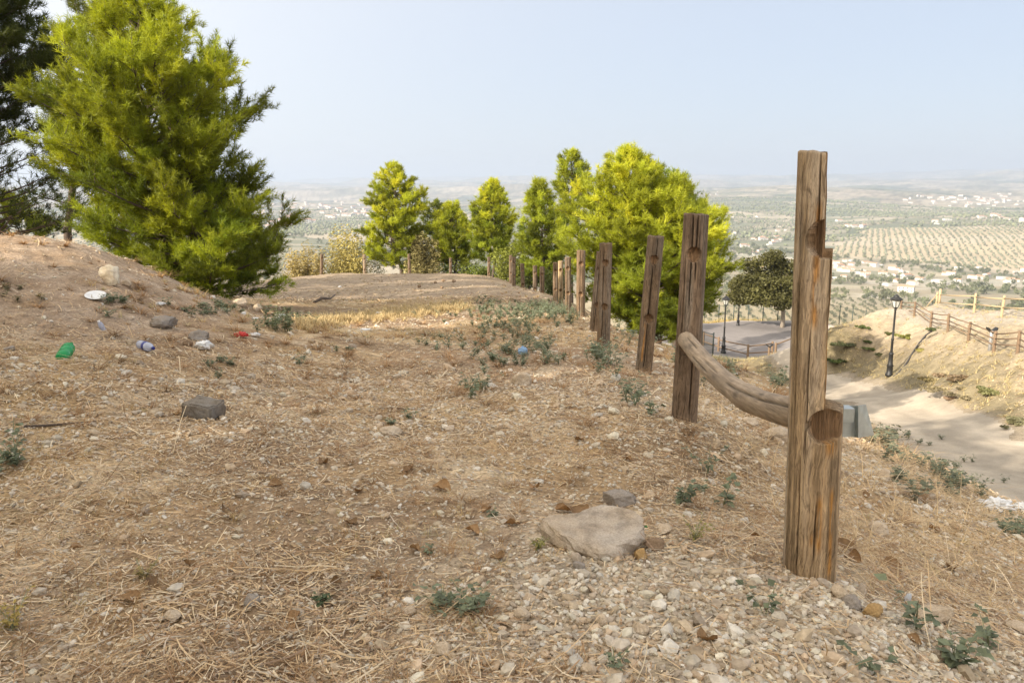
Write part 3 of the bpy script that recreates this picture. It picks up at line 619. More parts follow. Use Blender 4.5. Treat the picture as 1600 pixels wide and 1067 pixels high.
pine('large bushy pine behind the mound, lit yellow-green on its upper left', (300, 452), 16,
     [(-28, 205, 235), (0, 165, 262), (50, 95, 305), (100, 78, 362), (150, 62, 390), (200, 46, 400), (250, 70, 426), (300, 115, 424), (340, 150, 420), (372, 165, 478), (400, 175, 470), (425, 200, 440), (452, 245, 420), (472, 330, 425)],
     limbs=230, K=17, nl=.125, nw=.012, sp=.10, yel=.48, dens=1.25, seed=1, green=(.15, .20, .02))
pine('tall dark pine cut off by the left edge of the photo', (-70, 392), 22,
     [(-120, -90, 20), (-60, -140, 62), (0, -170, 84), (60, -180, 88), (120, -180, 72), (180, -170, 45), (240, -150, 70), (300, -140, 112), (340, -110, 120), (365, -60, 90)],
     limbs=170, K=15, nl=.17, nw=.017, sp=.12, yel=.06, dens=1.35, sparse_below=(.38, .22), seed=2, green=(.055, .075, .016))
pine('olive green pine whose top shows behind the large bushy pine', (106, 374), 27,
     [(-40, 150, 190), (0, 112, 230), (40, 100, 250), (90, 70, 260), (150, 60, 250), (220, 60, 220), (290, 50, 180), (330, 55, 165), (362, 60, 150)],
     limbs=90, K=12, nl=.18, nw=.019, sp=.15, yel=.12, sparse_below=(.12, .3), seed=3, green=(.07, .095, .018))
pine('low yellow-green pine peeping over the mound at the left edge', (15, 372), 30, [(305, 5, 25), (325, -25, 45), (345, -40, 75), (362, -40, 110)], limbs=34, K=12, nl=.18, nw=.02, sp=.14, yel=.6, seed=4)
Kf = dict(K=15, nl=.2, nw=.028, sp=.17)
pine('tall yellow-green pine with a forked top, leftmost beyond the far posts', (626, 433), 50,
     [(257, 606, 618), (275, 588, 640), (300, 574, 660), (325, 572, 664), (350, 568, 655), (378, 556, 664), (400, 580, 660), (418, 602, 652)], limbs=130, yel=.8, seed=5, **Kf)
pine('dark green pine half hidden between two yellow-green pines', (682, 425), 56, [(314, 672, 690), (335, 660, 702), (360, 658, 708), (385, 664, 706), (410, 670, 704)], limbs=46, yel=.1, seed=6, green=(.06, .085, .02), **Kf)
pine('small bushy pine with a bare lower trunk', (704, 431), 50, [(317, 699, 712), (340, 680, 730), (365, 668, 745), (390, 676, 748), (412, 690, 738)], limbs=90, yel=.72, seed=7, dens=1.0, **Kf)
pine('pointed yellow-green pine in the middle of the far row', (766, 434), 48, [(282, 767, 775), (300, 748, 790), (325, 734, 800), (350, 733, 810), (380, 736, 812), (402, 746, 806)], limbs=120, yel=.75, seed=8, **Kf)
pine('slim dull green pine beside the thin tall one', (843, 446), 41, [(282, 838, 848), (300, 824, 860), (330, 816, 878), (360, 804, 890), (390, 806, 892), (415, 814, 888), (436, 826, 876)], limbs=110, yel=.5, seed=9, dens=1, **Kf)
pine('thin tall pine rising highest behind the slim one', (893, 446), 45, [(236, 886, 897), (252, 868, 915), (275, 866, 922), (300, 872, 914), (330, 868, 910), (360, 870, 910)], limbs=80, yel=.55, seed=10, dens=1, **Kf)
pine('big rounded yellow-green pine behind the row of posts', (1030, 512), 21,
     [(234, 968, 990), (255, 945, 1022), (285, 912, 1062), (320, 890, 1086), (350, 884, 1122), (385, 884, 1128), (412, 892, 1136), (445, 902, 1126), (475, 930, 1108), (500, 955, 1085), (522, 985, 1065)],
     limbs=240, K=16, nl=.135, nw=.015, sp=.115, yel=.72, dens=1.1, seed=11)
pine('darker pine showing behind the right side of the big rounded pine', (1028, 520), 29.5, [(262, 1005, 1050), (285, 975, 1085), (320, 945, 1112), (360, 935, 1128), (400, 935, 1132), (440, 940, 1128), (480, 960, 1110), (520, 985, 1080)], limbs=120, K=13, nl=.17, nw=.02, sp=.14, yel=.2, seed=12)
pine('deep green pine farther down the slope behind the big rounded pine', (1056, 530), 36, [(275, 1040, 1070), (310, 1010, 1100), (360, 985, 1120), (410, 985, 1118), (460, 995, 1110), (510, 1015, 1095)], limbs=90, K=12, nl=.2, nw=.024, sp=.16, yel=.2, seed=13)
# pines of the same row that stand beside and behind the viewer: they shade the foreground
def pine_xy(x, y, Hh, R, seed, lift=.12):
    a = Hs(x, y)
    B = np.array((x, y, a))
    # outlines given in photo units of an imaginary view from far away are not needed here: feed metres through a local camera
    global at
    old = at
    def at2(px, py, Y): return (px, y, py)
    at = at2
    try:
        return pine('tall bushy pine just outside the left of the photo', (x, 0), y, [(a + Hh, x - .1, x + .1), (a + Hh * .85, x - R * .5, x + R * .5), (a + Hh * .6, x - R * .9, x + R * .9), (a + Hh * .35, x - R, x + R), (a + Hh * lift, x - R * .75, x + R * .75)],
                limbs=100, K=12, nl=.2, nw=.03, sp=.17, yel=.4, seed=seed, group='pines beside the viewer')
    finally: at = old
for k, (x, y, Hh, R) in enumerate(SHADE): pine_xy(x, y, Hh, R, 40 + k)
def cloud(cens, rads, n, size, cols, elong=1.6, flat=0):
    k = rng.integers(0, len(cens), n); p = np.asarray(cens)[k] + rsph(n) * (rng.random((n, 1)) ** .45) * np.asarray(rads)[k]
    d = rsph(n); d[:, 2] = d[:, 2] * .6 + .15; d = unit(d); sd_ = unit(np.cross(d, rsph(n))); s = size * (.6 + .8 * rng.random((n, 1)))
    v = np.stack([p - d * s * .5 * elong, p + sd_ * s * .5, p + d * s * .5 * elong, p - sd_ * s * .5], 1).reshape(-1, 3)
    c = np.repeat(np.asarray(cols)[k] * (.75 + .5 * rng.random((n, 1))), 4, 0)
    return v, np.arange(n * 4).reshape(-1, 4), c
def bush(label, px, Y, w_px, top_py, col, n=1500, size=.07, name='shrub', group='shrubs below the far posts', mat=None, elong=1.6, seed=0, twig=10, depth=.8):
    global rng; rng = np.random.default_rng(300 + seed)
    b = at(px, 430, Y); zg = Hs(b[0], b[1]); zt = at(px, top_py, Y)[2]; Hh = max(.25, zt - zg); Wd = w_px / F * Y / 2
    root = empty(name, (b[0], b[1], zg), label, 'shrub', group)
    tw = MB(); cens, rads = [], []
    for k in range(twig):
        a = rng.random() * 6.28; q = rng.random() ** .6; e = np.array([Wd * q * math.cos(a) * .8, Wd * q * math.sin(a) * depth * .8, Hh * ((.5 + .36 * math.sqrt(max(0, 1 - q * q))) if k % 2 else .3 + .3 * rng.random())])
        tw.tube([(0, 0, -.1), e * [.4, .4, .55], e], [.02, .014, .006], 4, caps=False)
        cens.append(e); rads.append([Wd * .38, Wd * .38 * depth, Hh * .26]); cens.append(e * [.8, .8, .55]); rads.append([Wd * .35, Wd * .35, Hh * .25])
    cols = np.array(col) * (.75 + .5 * rng.random((len(cens), 1)))
    v, q, c = cloud(cens, rads, n, size, cols, elong)
    tw.build('stems', M_bark, root); link('foliage', mesh_np('foliage', v, q, c, False), mat or M_leaf, root)
    return root
dry = (.36, .29, .12)
bush('pale dry bush nearest the big pine on the left', 478, 50, 70, 384, dry, 9000, .06, mat=M_dryleaf, elong=3, seed=1, twig=16)
bush('tall straw-coloured bush with yellowish tips', 540, 51, 78, 360, (.40, .34, .12), 11000, .06, mat=M_dryleaf, elong=3, seed=2, twig=18)
bush('grey-green bush between the dry bush and the tall pine', 588, 52, 52, 398, (.13, .135, .05), 4200, .05, seed=3)
bush('brown twiggy bush right of the tall pine trunk', 662, 49, 62, 372, (.30, .26, .11), 9000, .055, mat=M_dryleaf, elong=3.5, seed=4, twig=18)
bush('low bright green bush behind the far posts', 745, 48, 58, 414, (.16, .20, .03), 2600, .07, seed=5)
bush('low green bush under the small bushy pine', 690, 49, 40, 414, (.12, .15, .03), 1800, .07, seed=6)
bush('dull green bush under the slim pine', 826, 41, 56, 420, (.10, .12, .03), 2200, .06, seed=7)
bush('dark green bush below the corner posts', 868, 36, 60, 425, (.08, .10, .028), 2400, .06, seed=8)
for k, (px, Y, w_, ty, lb) in enumerate([(725, 50, 74, 386, 'yellow-green bush left of the pointed pine'), (800, 45, 74, 380, 'yellow-green bush between pointed and slim pines'), (650, 53, 64, 392, 'olive bush right of the tall pine'), (862, 43, 60, 384, 'dull green bush left of the thin tall pine'), (770, 49, 70, 418, 'low bright bush filling the gap under the pointed pine')]):
    bush(lb, px, Y, w_, ty, ((.20, .23, .04), (.21, .23, .04), (.18, .18, .05), (.13, .15, .035), (.24, .27, .05))[k], 4200, .075, seed=20 + k)
# broad-leaved tree on the plaza's edge
rng = np.random.default_rng(77)
b = at(1222, 512, 62); zg = Hs(b[0], b[1]); root = empty('broadleaf_tree', (b[0], b[1], zg), 'round-crowned dark green tree with a pale trunk on the plaza edge', 'tree')
tk = MB(); cens, rads = [], []
tk.tube([(0, 0, -.2), (.03, 0, .8), (-.05, 0, 1.7), (-.3, 0, 2.6)], [.19, .16, .15, .10], 9)
for k in range(46):
    a = k * 2.4; q = rng.random() ** .5; e = np.array([-1.0 + 2.95 * q * math.cos(a), 2.7 * q * math.sin(a), 2.35 + 3.4 * (rng.random() ** .8) * math.sqrt(max(.05, 1 - q * q * .95))])
    e[2] = max(e[2], 1.9 + .5 * rng.random())
    if k % 2 == 0: tk.tube([(-.05, 0, 1.6), e * [.4, .4, .75], e], [.06, .04, .015], 5, caps=False)
    cens.append(e); rads.append([.85, .85, .62])
for k in range(16):
    a = k * .3927; cens.append(np.array([-1.0 + 2.6 * math.cos(a), 2.4 * math.sin(a), 2.15 + .35 * rng.random()])); rads.append([.8, .8, .5])
v, q, c = cloud(cens, rads, 30000, .13, np.array((.098, .094, .03)) * (.65 + .7 * rng.random((62, 1))), 1.4)
tk.build('trunk', mat_plain('pale_bark', (.36, .31, .25), .9, 0, .01, 20), root); link('crown', mesh_np('crown', v, q, c, False), M_leaf, root)
# ------------------------------------------------------------------ rail fences, lamps and the plaza's furniture
M_post = mat_plain('brown_rail_wood', (.20, .135, .085), .9, 0, .002, 60, .3, 20)
M_pale = mat_plain('pale_rail_wood', (.46, .35, .21), .9, 0, .002, 60, .25, 20)
M_iron = mat_plain('black_iron', (.035, .035, .035), .5, .4, 0, 40, .3, 10)
M_lampglass = mat_plain('lamp_glass', (.55, .56, .52), .25, 0, 0, 40, .1, 10)
def P3(px, py, Y):
    a = at(px, py, Y); return np.array((a[0], a[1], Hs(a[0], a[1])))
def rail_fence(label, pts, h, pr, rails, rr_, mat, group=None, cat='fence', name='rail_fence', ends=None):
    """pts: post feet; rails: heights"""
    b0 = pts[0]; root = empty(name, tuple(b0), label, cat, group)
    tops = []
    for k, p in enumerate(pts):
        m = MB(); q = p - b0; jx, jy = rng.normal(size=2) * .012; hh = h * (1 + .03 * rng.normal())
        zz = [-.25, 0, hh * .5, hh - .02, hh]; m.tube([(q[0] + jx * z, q[1] + jy * z, q[2] + z) for z in zz], [pr, pr, pr * .97, pr * .95, pr * .7], 10)
        m.build('post', mat, root)
    for a, b in zip(pts[:-1], pts[1:]):
        for rz in rails:
            m = MB(); A_ = a - b0 + [0, 0, rz + .02 * rng.normal()]; B_ = b - b0 + [0, 0, rz + .02 * rng.normal()]; d = unit(B_ - A_) * .03
            m.tube([A_ - d, (A_ + B_) / 2 + [0, 0, -.015], B_ + d], rr_ * np.array([.95, 1.0, .9]), 8); m.build('rail', mat, root)
    return root
rng = np.random.default_rng(11)
F1 = [P3(x, y, Y) for x, y, Y in [(1407, 490, 45), (1428, 497, 41), (1454, 510, 37), (1481, 517, 34), (1513, 530, 31), (1553, 545, 28), (1589, 557, 26), (1640, 575, 24)]]
rail_fence('three-railed brown wooden fence descending along the top of the far bank', F1, .80, .058, (.30, .50, .72), .026, M_post)
F2 = [P3(x, y, Y) for x, y, Y in [(1422, 475, 53), (1463, 478, 47.5), (1522, 486, 41), (1565, 492, 37), (1615, 499, 33.5)]]
rail_fence('pale two-railed wooden fence behind the brown one on the far bank', F2, .98, .062, (.42, .86), .034, M_pale)
pe = P3(1467, 478, 47); m = MB().tube([(0, 0, -.2), (0, 0, .5), (0, 0, .98)], [.07, .07, .065], 10); o = m.build('wooden_post', M_pale, None, tuple(pe)); tag(o, 'pale corner post standing against the two-railed fence', 'post')
F3 = [P3(x, y, Y) for x, y, Y in [(1098, 553, 54), (1122, 556, 53), (1168, 560, 51), (1206, 557, 51.5)]]
rail_fence('low two-railed dark fence in front of the asphalt plaza', F3, .98, .075, (.30, .82), .045, M_post)
F4 = [P3(x, y, Y) for x, y, Y in [(1211, 562, 49), (1262, 545, 53)]]
rail_fence('single-railed dark fence rising towards the nearest post', F4, 1.05, .075, (.92,), .045, M_post)
# v-topped posts
def vpost(px, py, Y, h, label, mat, hw):
    b = P3(px, py, Y); root = empty('topped_post', tuple(b), label, 'post')
    MB().tube([(0, 0, -.2), (0, 0, h * .5), (0, 0, h * .86)], hw * .35, 8).build('shaft', mat, root)
    m = MB()
    for s in (-1, 1): m.box((-hw * .95, -.09, -.035), (hw * .95, .09, .035))
    m = MB()
    for s in (-1, 1):
        c = .5 * s; v0 = np.array([(0, -.1, h * .82), (0, .1, h * .82), (s * hw, .1, h), (s * hw, -.1, h)]); v1 = v0 + [0, 0, -.07]
        m.add(np.concatenate([v0, v1]), [(0, 1, 2, 3), (7, 6, 5, 4), (0, 3, 7, 4), (1, 5, 6, 2), (2, 6, 7, 3), (0, 4, 5, 1)])
    m.build('head', M_iron, root, smooth=False)
    return root
M_grey = mat_plain('grey_metal', (.38, .38, .38), .5, .3)
vpost(1547, 540, 28.6, .86, 'grey post with a dark V-shaped head standing against the brown fence', M_grey, .17)
vpost(1201, 559, 50.3, .98, 'dark V-topped post at the end of the low plaza fence', M_post, .22)
def lamp(px, py, Y, top, label, full=True):
    b = P3(px, py, Y); h = at(px, top, Y)[2] - b[2]; root = empty('street_lamp', tuple(b), label, 'street lamp', 'old style lanterns round the plaza')
    k = h / 3.6
    MB().lathe([(0, 0), (.17, 0), (.17, .10), (.13, .14), (.12, .42), (.15, .45), (.10, .55), (.085, .95), (.11, .99), (.07, 1.06), (.0, 1.06)], 14).build('base', M_iron, root).scale = (k, k, k)
    MB().lathe([(.055, 1.0), (.05, 1.6), (.07, 1.63), (.045, 1.68), (.04, 2.9), (.06, 2.95), (.03, 3.0), (0, 3.0)], 12).build('pole', M_iron, root).scale = (k, k, k)
    ln = MB()
    ln.lathe([(0, 2.98), (.09, 3.0), (.10, 3.04), (0.0, 3.05)], 6)
    for a in range(6):
        c, s = math.cos(a * math.pi / 3), math.sin(a * math.pi / 3); ln.tube([(.10 * c, .10 * s, 3.03), (.21 * c, .21 * s, 3.36)], .012, 4)
    ln.lathe([(.20, 3.34), (.24, 3.36), (.25, 3.39), (.17, 3.47), (.12, 3.49), (.11, 3.53), (.06, 3.56), (.03, 3.6), (.0, 3.62)], 12)
    L = ln.build('lantern', M_iron, root, smooth=False); L.scale = (k, k, k)
    g = MB().lathe([(.085, 3.05), (.185, 3.34)], 6).build('glass', M_lampglass, L, smooth=False)
    return root
lamp(1389, 590, 33, 460, 'black lantern street lamp at the foot of the far bank beside the road')
lamp(1130, 552, 52.5, 462, 'black street lamp on the near side of the plaza, behind the low fence')
lamp(1153, 509, 63, 448, 'black street lamp on the far side of the plaza, left of the round tree')
# iron gate and the mesh fence behind the plaza
def bar_panel(label, a, b, h, n, name, bar=.012, post=.04, pn=None):
    root = empty(name, tuple(a), label, 'fence' if 'fence' in name else 'gate'); d = b - a
    m = MB()
    for k in range(n + 1):
        p = d * k / n; m.tube([p, p + [0, 0, h]], bar, 4)
    m.build('bars', M_fence, root, smooth=False)
    for z in ((.1, h * .5, h - .04) if pn is None else (.05, h - .03)): MB().tube([np.array([0, 0, z]), d + [0, 0, z]], bar * 1.4, 4).build('rail', M_fence, root, smooth=False)
    for k in range((pn or 1) + 1):
        m = MB(); p = d * k / (pn or 1); m.tube([p - [0, 0, .2], p + [0, 0, h + .08]], post, 6); m.build('post', M_fence, root)
    return root
M_fence = mat_plain('dark_green_metal', (.06, .085, .075), .5, .5)
bar_panel('dark metal gate of upright bars beside the second post', P3(1096, 548, 49.5), P3(1114, 549, 49), 1.5, 12, 'metal_gate')
bar_panel('see-through metal fence along the far side of the plaza', P3(1100, 503, 67), P3(1238, 500, 66.5), 1.7, 70, 'metal_fence', .008, .035, 6)
bar_panel('see-through metal fence beyond the left end of the far bank', P3(1292, 500, 64), P3(1375, 485, 60), 1.7, 44, 'metal_fence', .008, .035, 4)
# drain pipe lying down the far bank
pts = [hit(x, y, 20, 70) + np.array([0, 0, .015]) for x, y in [(1458, 517), (1447, 524), (1436, 537), (1426, 552), (1415, 570), (1404, 583), (1396, 589)]]
o0 = pts[0]; mb = MB().tube([p - o0 for p in pts], .04, 8); o = mb.build('drain_pipe', mat_plain('dark_pipe', (.06, .055, .05), .6), None, tuple(o0)); tag(o, 'dark pipe running down the far bank to the foot of the lamp', 'pipe')
# shrubs on the far bank
def low_shrub(px, py, w_px, label, col, seed, hh=.5):
    global rng; rng = np.random.default_rng(500 + seed)
    p = hit(px, py, 18, 75); W_ = w_px / F * p[1] / 2 * 1.15; n = 9; hh = hh * .65
    cens = np.stack([rng.normal(size=n) * W_ * .6, rng.normal(size=n) * W_ * .5, W_ * hh * (.2 + .6 * rng.random(n))], 1)
    v, q, c = cloud(cens, np.array([W_ * .5, W_ * .5, W_ * hh * .5]) * (.35 + .65 * rng.random((n, 1))), 800, .05 + .02 * W_, np.array(col) * (.7 + .6 * rng.random((n, 1))), 1.6)
    v[:, 2] = np.maximum(v[:, 2], -.05)
    o = link('shrub', mesh_np('shrub', v, q, c, False), M_leaf, None, tuple(p)); tag(o, label, 'shrub', 'low shrubs on the far bank')
low_shrub(1306, 566, 28, 'largest low green shrub at the foot of the brown cutting', (.10, .13, .04), 1)
low_shrub(1328, 540, 34, 'long grey-green shrub across the brown cutting', (.12, .13, .06), 2, .3)
low_shrub(1350, 512, 15, 'small round shrub highest on the brown cutting', (.10, .13, .04), 3)
low_shrub(1357, 535, 12, 'small round shrub in the middle of the brown cutting', (.10, .13, .04), 4)
low_shrub(1360, 546, 14, 'small shrub just below the middle one on the cutting', (.11, .14, .04), 5)
low_shrub(1375, 555, 12, 'dull small shrub left of the lamp pole', (.13, .13, .06), 6)
low_shrub(1390, 522, 16, 'shrub behind the lamp pole on the bank', (.13, .14, .05), 7)
low_shrub(1418, 530, 26, 'yellow-green shrub beside the top of the pipe', (.22, .22, .06), 8)
low_shrub(1460, 516, 22, 'flat dark green plant at the top of the pipe', (.10, .12, .05), 9, .3)
low_shrub(1440, 548, 16, 'small yellow weed right of the pipe', (.28, .25, .08), 10)
low_shrub(1455, 596, 30, 'dry yellowish bush at the road edge below the bank', (.26, .21, .10), 11, .5)
low_shrub(1500, 592, 44, 'broad brown dry bush at the right foot of the bank', (.22, .16, .10), 12, .4)
low_shrub(1545, 612, 50, 'green and brown weed patch at the right edge of the road', (.18, .18, .08), 13, .3)
low_shrub(1590, 660, 44, 'grey-green weed at the right end of the road edge', (.17, .16, .09), 14, .35)
low_shrub(1500, 612, 60, 'grey dry weeds spreading beside the road', (.24, .2, .12), 15, .22)
pk = hit(1488, 622, 15, 40); o = MB().box((-.25, -.1, -.02), (.25, .1, .06), rot=.2).build('plank', M_post, None, tuple(pk), smooth=False); tag(o, 'short dark plank lying beside the dirt road', 'plank')
# ------------------------------------------------------------------ olive trees and woods of the valley
def blob_tmpl(seed, sub=2, rough=.35):
    import bmesh
    bm = bmesh.new(); bmesh.ops.create_icosphere(bm, subdivisions=sub, radius=1); v = np.array([p.co[:] for p in bm.verts]); f = np.array([[x.index for x in q.verts] for q in bm.faces]); bm.free()
    k = 1 + rough * (vnoise(v[:, 0] * 2.2 + seed, v[:, 1] * 2.2 + 3 * v[:, 2], seed) - .5) * 2; return v * k[:, None], f
M_olive = mat_col('olive_foliage', .8, ((.9, .45),), 0, 0, 0)
rng = np.random.default_rng(21)
def scatter(name, P, size, cols, label=None, cat=None, group=None, squash=.85, sub=1, leafy=False):
    T_ = [leaf_tmpl(s) if leafy else blob_tmpl(s, sub) for s in range(6)]; vs, fs, cs = [], [], []; n = 0
    for s, (tv, tf) in enumerate(T_):
        idx = np.arange(s, len(P), 6); 
        if not len(idx): continue
        a = rng.random(len(idx)) * 6.28; c, si = np.cos(a)[:, None], np.sin(a)[:, None]; k = size[idx][:, None]
        x = (tv[None, :, 0] * c - tv[None, :, 1] * si) * k + P[idx, 0][:, None]; y = (tv[None, :, 0] * si + tv[None, :, 1] * c) * k + P[idx, 1][:, None]
        z = tv[None, :, 2] * k * squash + P[idx, 2][:, None] + k * squash * .8
        vs.append(np.stack([x, y, z], -1).reshape(-1, 3)); fs.append((tf[None] + (np.arange(len(idx)) * len(tv))[:, None, None] + n).reshape(-1, 3)); n += len(idx) * len(tv)
        shade = .8 + .4 * rng.random((len(idx), len(tv), 1)); cs.append((cols[idx][:, None] * shade).reshape(-1, 3))
    return mesh_np(name, np.concatenate(vs), np.concatenate(fs), np.concatenate(cs))
def leaf_tmpl(seed, n=85):
    g_ = np.random.default_rng(seed); cc = rsph_(g_, 9) * .52 * [1, 1, .8]; k = g_.integers(0, 9, n); p = cc[k] + rsph_(g_, n) * .46 * g_.random((n, 1)) ** .4; d = rsph_(g_, n); s_ = np.cross(d, rsph_(g_, n)); s_ /= np.linalg.norm(s_, axis=1)[:, None]; z_ = .17
    v = np.stack([p - d * z_, p + s_ * z_, p + d * z_, p - s_ * z_], 1).reshape(-1, 3); i_ = np.arange(n)[:, None] * 4; return v, np.concatenate([i_ + [0, 1, 2], i_ + [0, 2, 3]])
def rsph_(g_, n):
    v = g_.normal(size=(n, 3)); return v / np.linalg.norm(v, axis=1)[:, None]
def grove(region, sp_, ang, r0, r1, a0, a1, jit=.12, miss=.06):
    xs = np.arange(-r1, r1, sp_); X, Y = np.meshgrid(xs, np.arange(-r1, r1, sp_ * 1.0)); c, s = math.cos(ang), math.sin(ang)
    x = (X * c - Y * s).ravel(); y = (X * s + Y * c).ravel(); rr2 = np.hypot(x, y); a = np.degrees(np.arctan2(x, y))
    k = (rr2 > r0) & (rr2 < r1) & (a > a0) & (a < a1); x, y = x[k], y[k]; k = region(x, y) & (rng.random(len(x)) > miss); x, y = x[k], y[k]
    x = x + rng.normal(size=len(x)) * sp_ * jit; y = y + rng.normal(size=len(x)) * sp_ * jit; return np.stack([x, y, H(x, y)], 1)
g1 = grove(bigslope, 10.5, rad(-24), 1300, 2000, 18, 45)
def grove_cells(x, y):
    hc, bd = cells(x, y); k = (hc * 8).astype(int); r = np.hypot(x, y)
    return ((k == 0) | (k == 1) | (k == 6) | (k == 5)) & (bd > .04) & ~valley_floor(x, y) & ~bigslope(x, y)
g2 = np.concatenate([grove(grove_cells, 11, rad(15), 900, 2700, -34, 0), grove(grove_cells, 13, rad(-35), 1300, 3400, 0, 45)])
g3 = grove(lambda x, y: np.ones(len(x), bool), 7.5, rad(-12), 300, 680, 8, 45, .15)
allg = np.concatenate([g1, g2, g3]); rr3 = np.hypot(allg[:, 0], allg[:, 1])
vis = np.abs(np.degrees(np.arctan2(allg[:, 0], allg[:, 1]))) < 46
allg = allg[vis]; rr3 = rr3[vis]; print('olives', len(allg))
def olive_cols(n): return np.array((.20, .205, .135)) * (.7 + .6 * rng.random((n, 1)))
osz = 2.0 * (.7 + .5 * rng.random(len(allg))) * np.where(rr3 < 700, .8, 1) * (1 + .12 * (rr3 > 2000))
# the ones that show largest stand alone as trees: those in the grove right below the plaza that the photo shows
apx = CX + F * allg[:, 0] / allg[:, 1]
near_i = np.where((rr3 < 600) & (apx > 1090) & (apx < 1250))[0]; near_i = near_i[np.argsort(rr3[near_i])][:110]
mask = np.ones(len(allg), bool); mask[near_i] = False
nr_ = mask & (rr3 < 700)
for k_ in (nr_, mask & ~nr_): tag(link('olive_grove', scatter('olive_grove', allg[k_], osz[k_], olive_cols(k_.sum()), leafy=k_ is nr_), M_leaf if k_ is nr_ else M_olive), kind='stuff')
rng = np.random.default_rng(22)
ov = []
for s in range(4):
    n = 10; cens = np.stack([rng.normal(size=n) * .9, rng.normal(size=n) * .9, 1.6 + 1.0 * rng.random(n)], 1)
    v, q, c = cloud(cens, [[.9, .9, .7]] * n, 700, .28, np.array((.135, .145, .08)) * (.7 + .6 * rng.random((n, 1))), 1.6)
    tk = MB().tube([(0, 0, -.3), (.08, 0, .7), (0, .05, 1.6)], [.2, .16, .1], 6); nv = len(v)
    v = np.concatenate([v] + tk.v); c = np.concatenate([c, np.full((nv * 0 + len(v) - nv, 3), .1)])
    ov.append(mesh_np('olive_tree', v, [q, np.concatenate(tk.q) + nv, np.concatenate(tk.t) + nv], c, False)); ov[-1].materials.append(M_leaf)
for k, i in enumerate(near_i):
    o = bpy.data.objects.new('olive_tree', ov[k % 4]); C.objects.link(o); o.location = allg[i]; o.rotation_euler = (0, 0, rng.random() * 6.28); s = osz[i] / 2.0 * .8; o.scale = (s, s, s)
    tag(o, 'grey-green olive tree in the rows below the plaza', 'olive tree', 'olive trees in rows below the plaza')
# woods, hedges and gardens of the valley floor
n = 72000; rr4 = np.sqrt(rng.random(n)) * 3300 + 200; aa = (rng.random(n) - .5) * rad(88); x = rr4 * np.sin(aa); y = rr4 * np.cos(aa); rr4 = np.hypot(x, y)
hc, bd = cells(x, y); vf = valley_floor(x, y); bs = bigslope(x, y)
dn = .04 + .5 * (fbm(x / 150, y / 110, 57, 4) > .56) + .30 * (bd < .06)
dn = np.where(vf, .12 + .85 * sstep(.47, .58, fbm(x / 95, y / 70, 111, 4)), dn); dn = np.where(bs, 0, dn); dn = np.where((rr4 < 660) , 0, dn)
k = rng.random(n) < dn; x, y, rr4 = x[k], y[k], rr4[k]; P = np.stack([x, y, H(x, y)], 1); print('woods', len(P))
ws = (2.0 + 2.4 * rng.random(len(P)) ** 2); wc = np.array((.14, .155, .09)) * (.7 + .8 * rng.random((len(P), 1))) + np.array((.03, .02, 0)) * rng.random((len(P), 1))
nr_ = rr4 < 1500
for k_ in (nr_, ~nr_): tag(link('woodland', scatter('woodland', P[k_], ws[k_] * (1.15 if k_ is nr_ else 1), wc[k_], squash=1.0, leafy=k_ is nr_), M_olive if k_ is not nr_ else M_leaf), kind='stuff')
# ------------------------------------------------------------------ white houses of the valley
M_wall = mat_plain('whitewash', (.56, .54, .50), .8, 0, 0, 10, .08, .3); M_roof = mat_plain('clay_tiles', (.42, .25, .16), .9, 0, 0, 10, .25, .5)
M_win = mat_plain('dark_window', (.05, .055, .06), .3)
def house_mesh(w_, d_, h_, rf, wing, flat):
    mb = MB(); mats = []
    def blk(x0, y0, x1, y1, h):
        mb.box((x0, y0, -2), (x1, y1, h)); mats.extend([0] * 6)
        if flat: mb.box((x0 - .15, y0 - .15, h + .01), (x1 + .15, y1 + .15, h + .3)); mats.extend([0] * 6)
        else:
            o_ = .35; ym = (y0 + y1) / 2
            v = [(x0 - o_, y0 - o_, h + .02), (x1 + o_, y0 - o_, h + .02), (x1 + o_, y1 + o_, h + .02), (x0 - o_, y1 + o_, h + .02), (x0 - o_, ym, h + rf), (x1 + o_, ym, h + rf)]
            mb.add(v, [(0, 1, 5, 4), (2, 3, 4, 5), (0, 3, 2, 1)], [(0, 4, 3), (1, 2, 5)]); mats.extend([1, 1, 1]); tri.extend([0, 0])
    tri = []; blk(-w_ / 2, -d_ / 2, w_ / 2, d_ / 2, h_)
    if wing: blk(w_ / 2 + .01, -d_ / 2 + 1, w_ / 2 + w_ * .5, d_ / 2 - 1, h_ * .62)
    nw = int(w_ / 3)
    for k in range(nw):
        xx = -w_ / 2 + (k + .5) * w_ / nw
        for zz in ([1.0] if h_ < 4.5 else [1.0, 3.8]):
            mb.box((xx - .5, -d_ / 2 - .05, zz), (xx + .5, -d_ / 2 - .01, zz + 1.3)); mats.extend([2] * 6)
    f = [np.concatenate(mb.q)] + ([np.concatenate(mb.t)] if mb.t else [])
    me = mesh_np('white_house', np.concatenate(mb.v), f, None, False)
    for m_ in (M_wall, M_roof, M_win): me.materials.append(m_)
    me.polygons.foreach_set('material_index', np.array(mats + tri, np.int32)); return me
rng = np.random.default_rng(31)
HM = [house_mesh(9 + 6 * rng.random(), 7 + 3 * rng.random(), 3.2 if k % 2 else 5.8, 1.6, k % 3 == 0, k % 4 == 3) for k in range(8)]
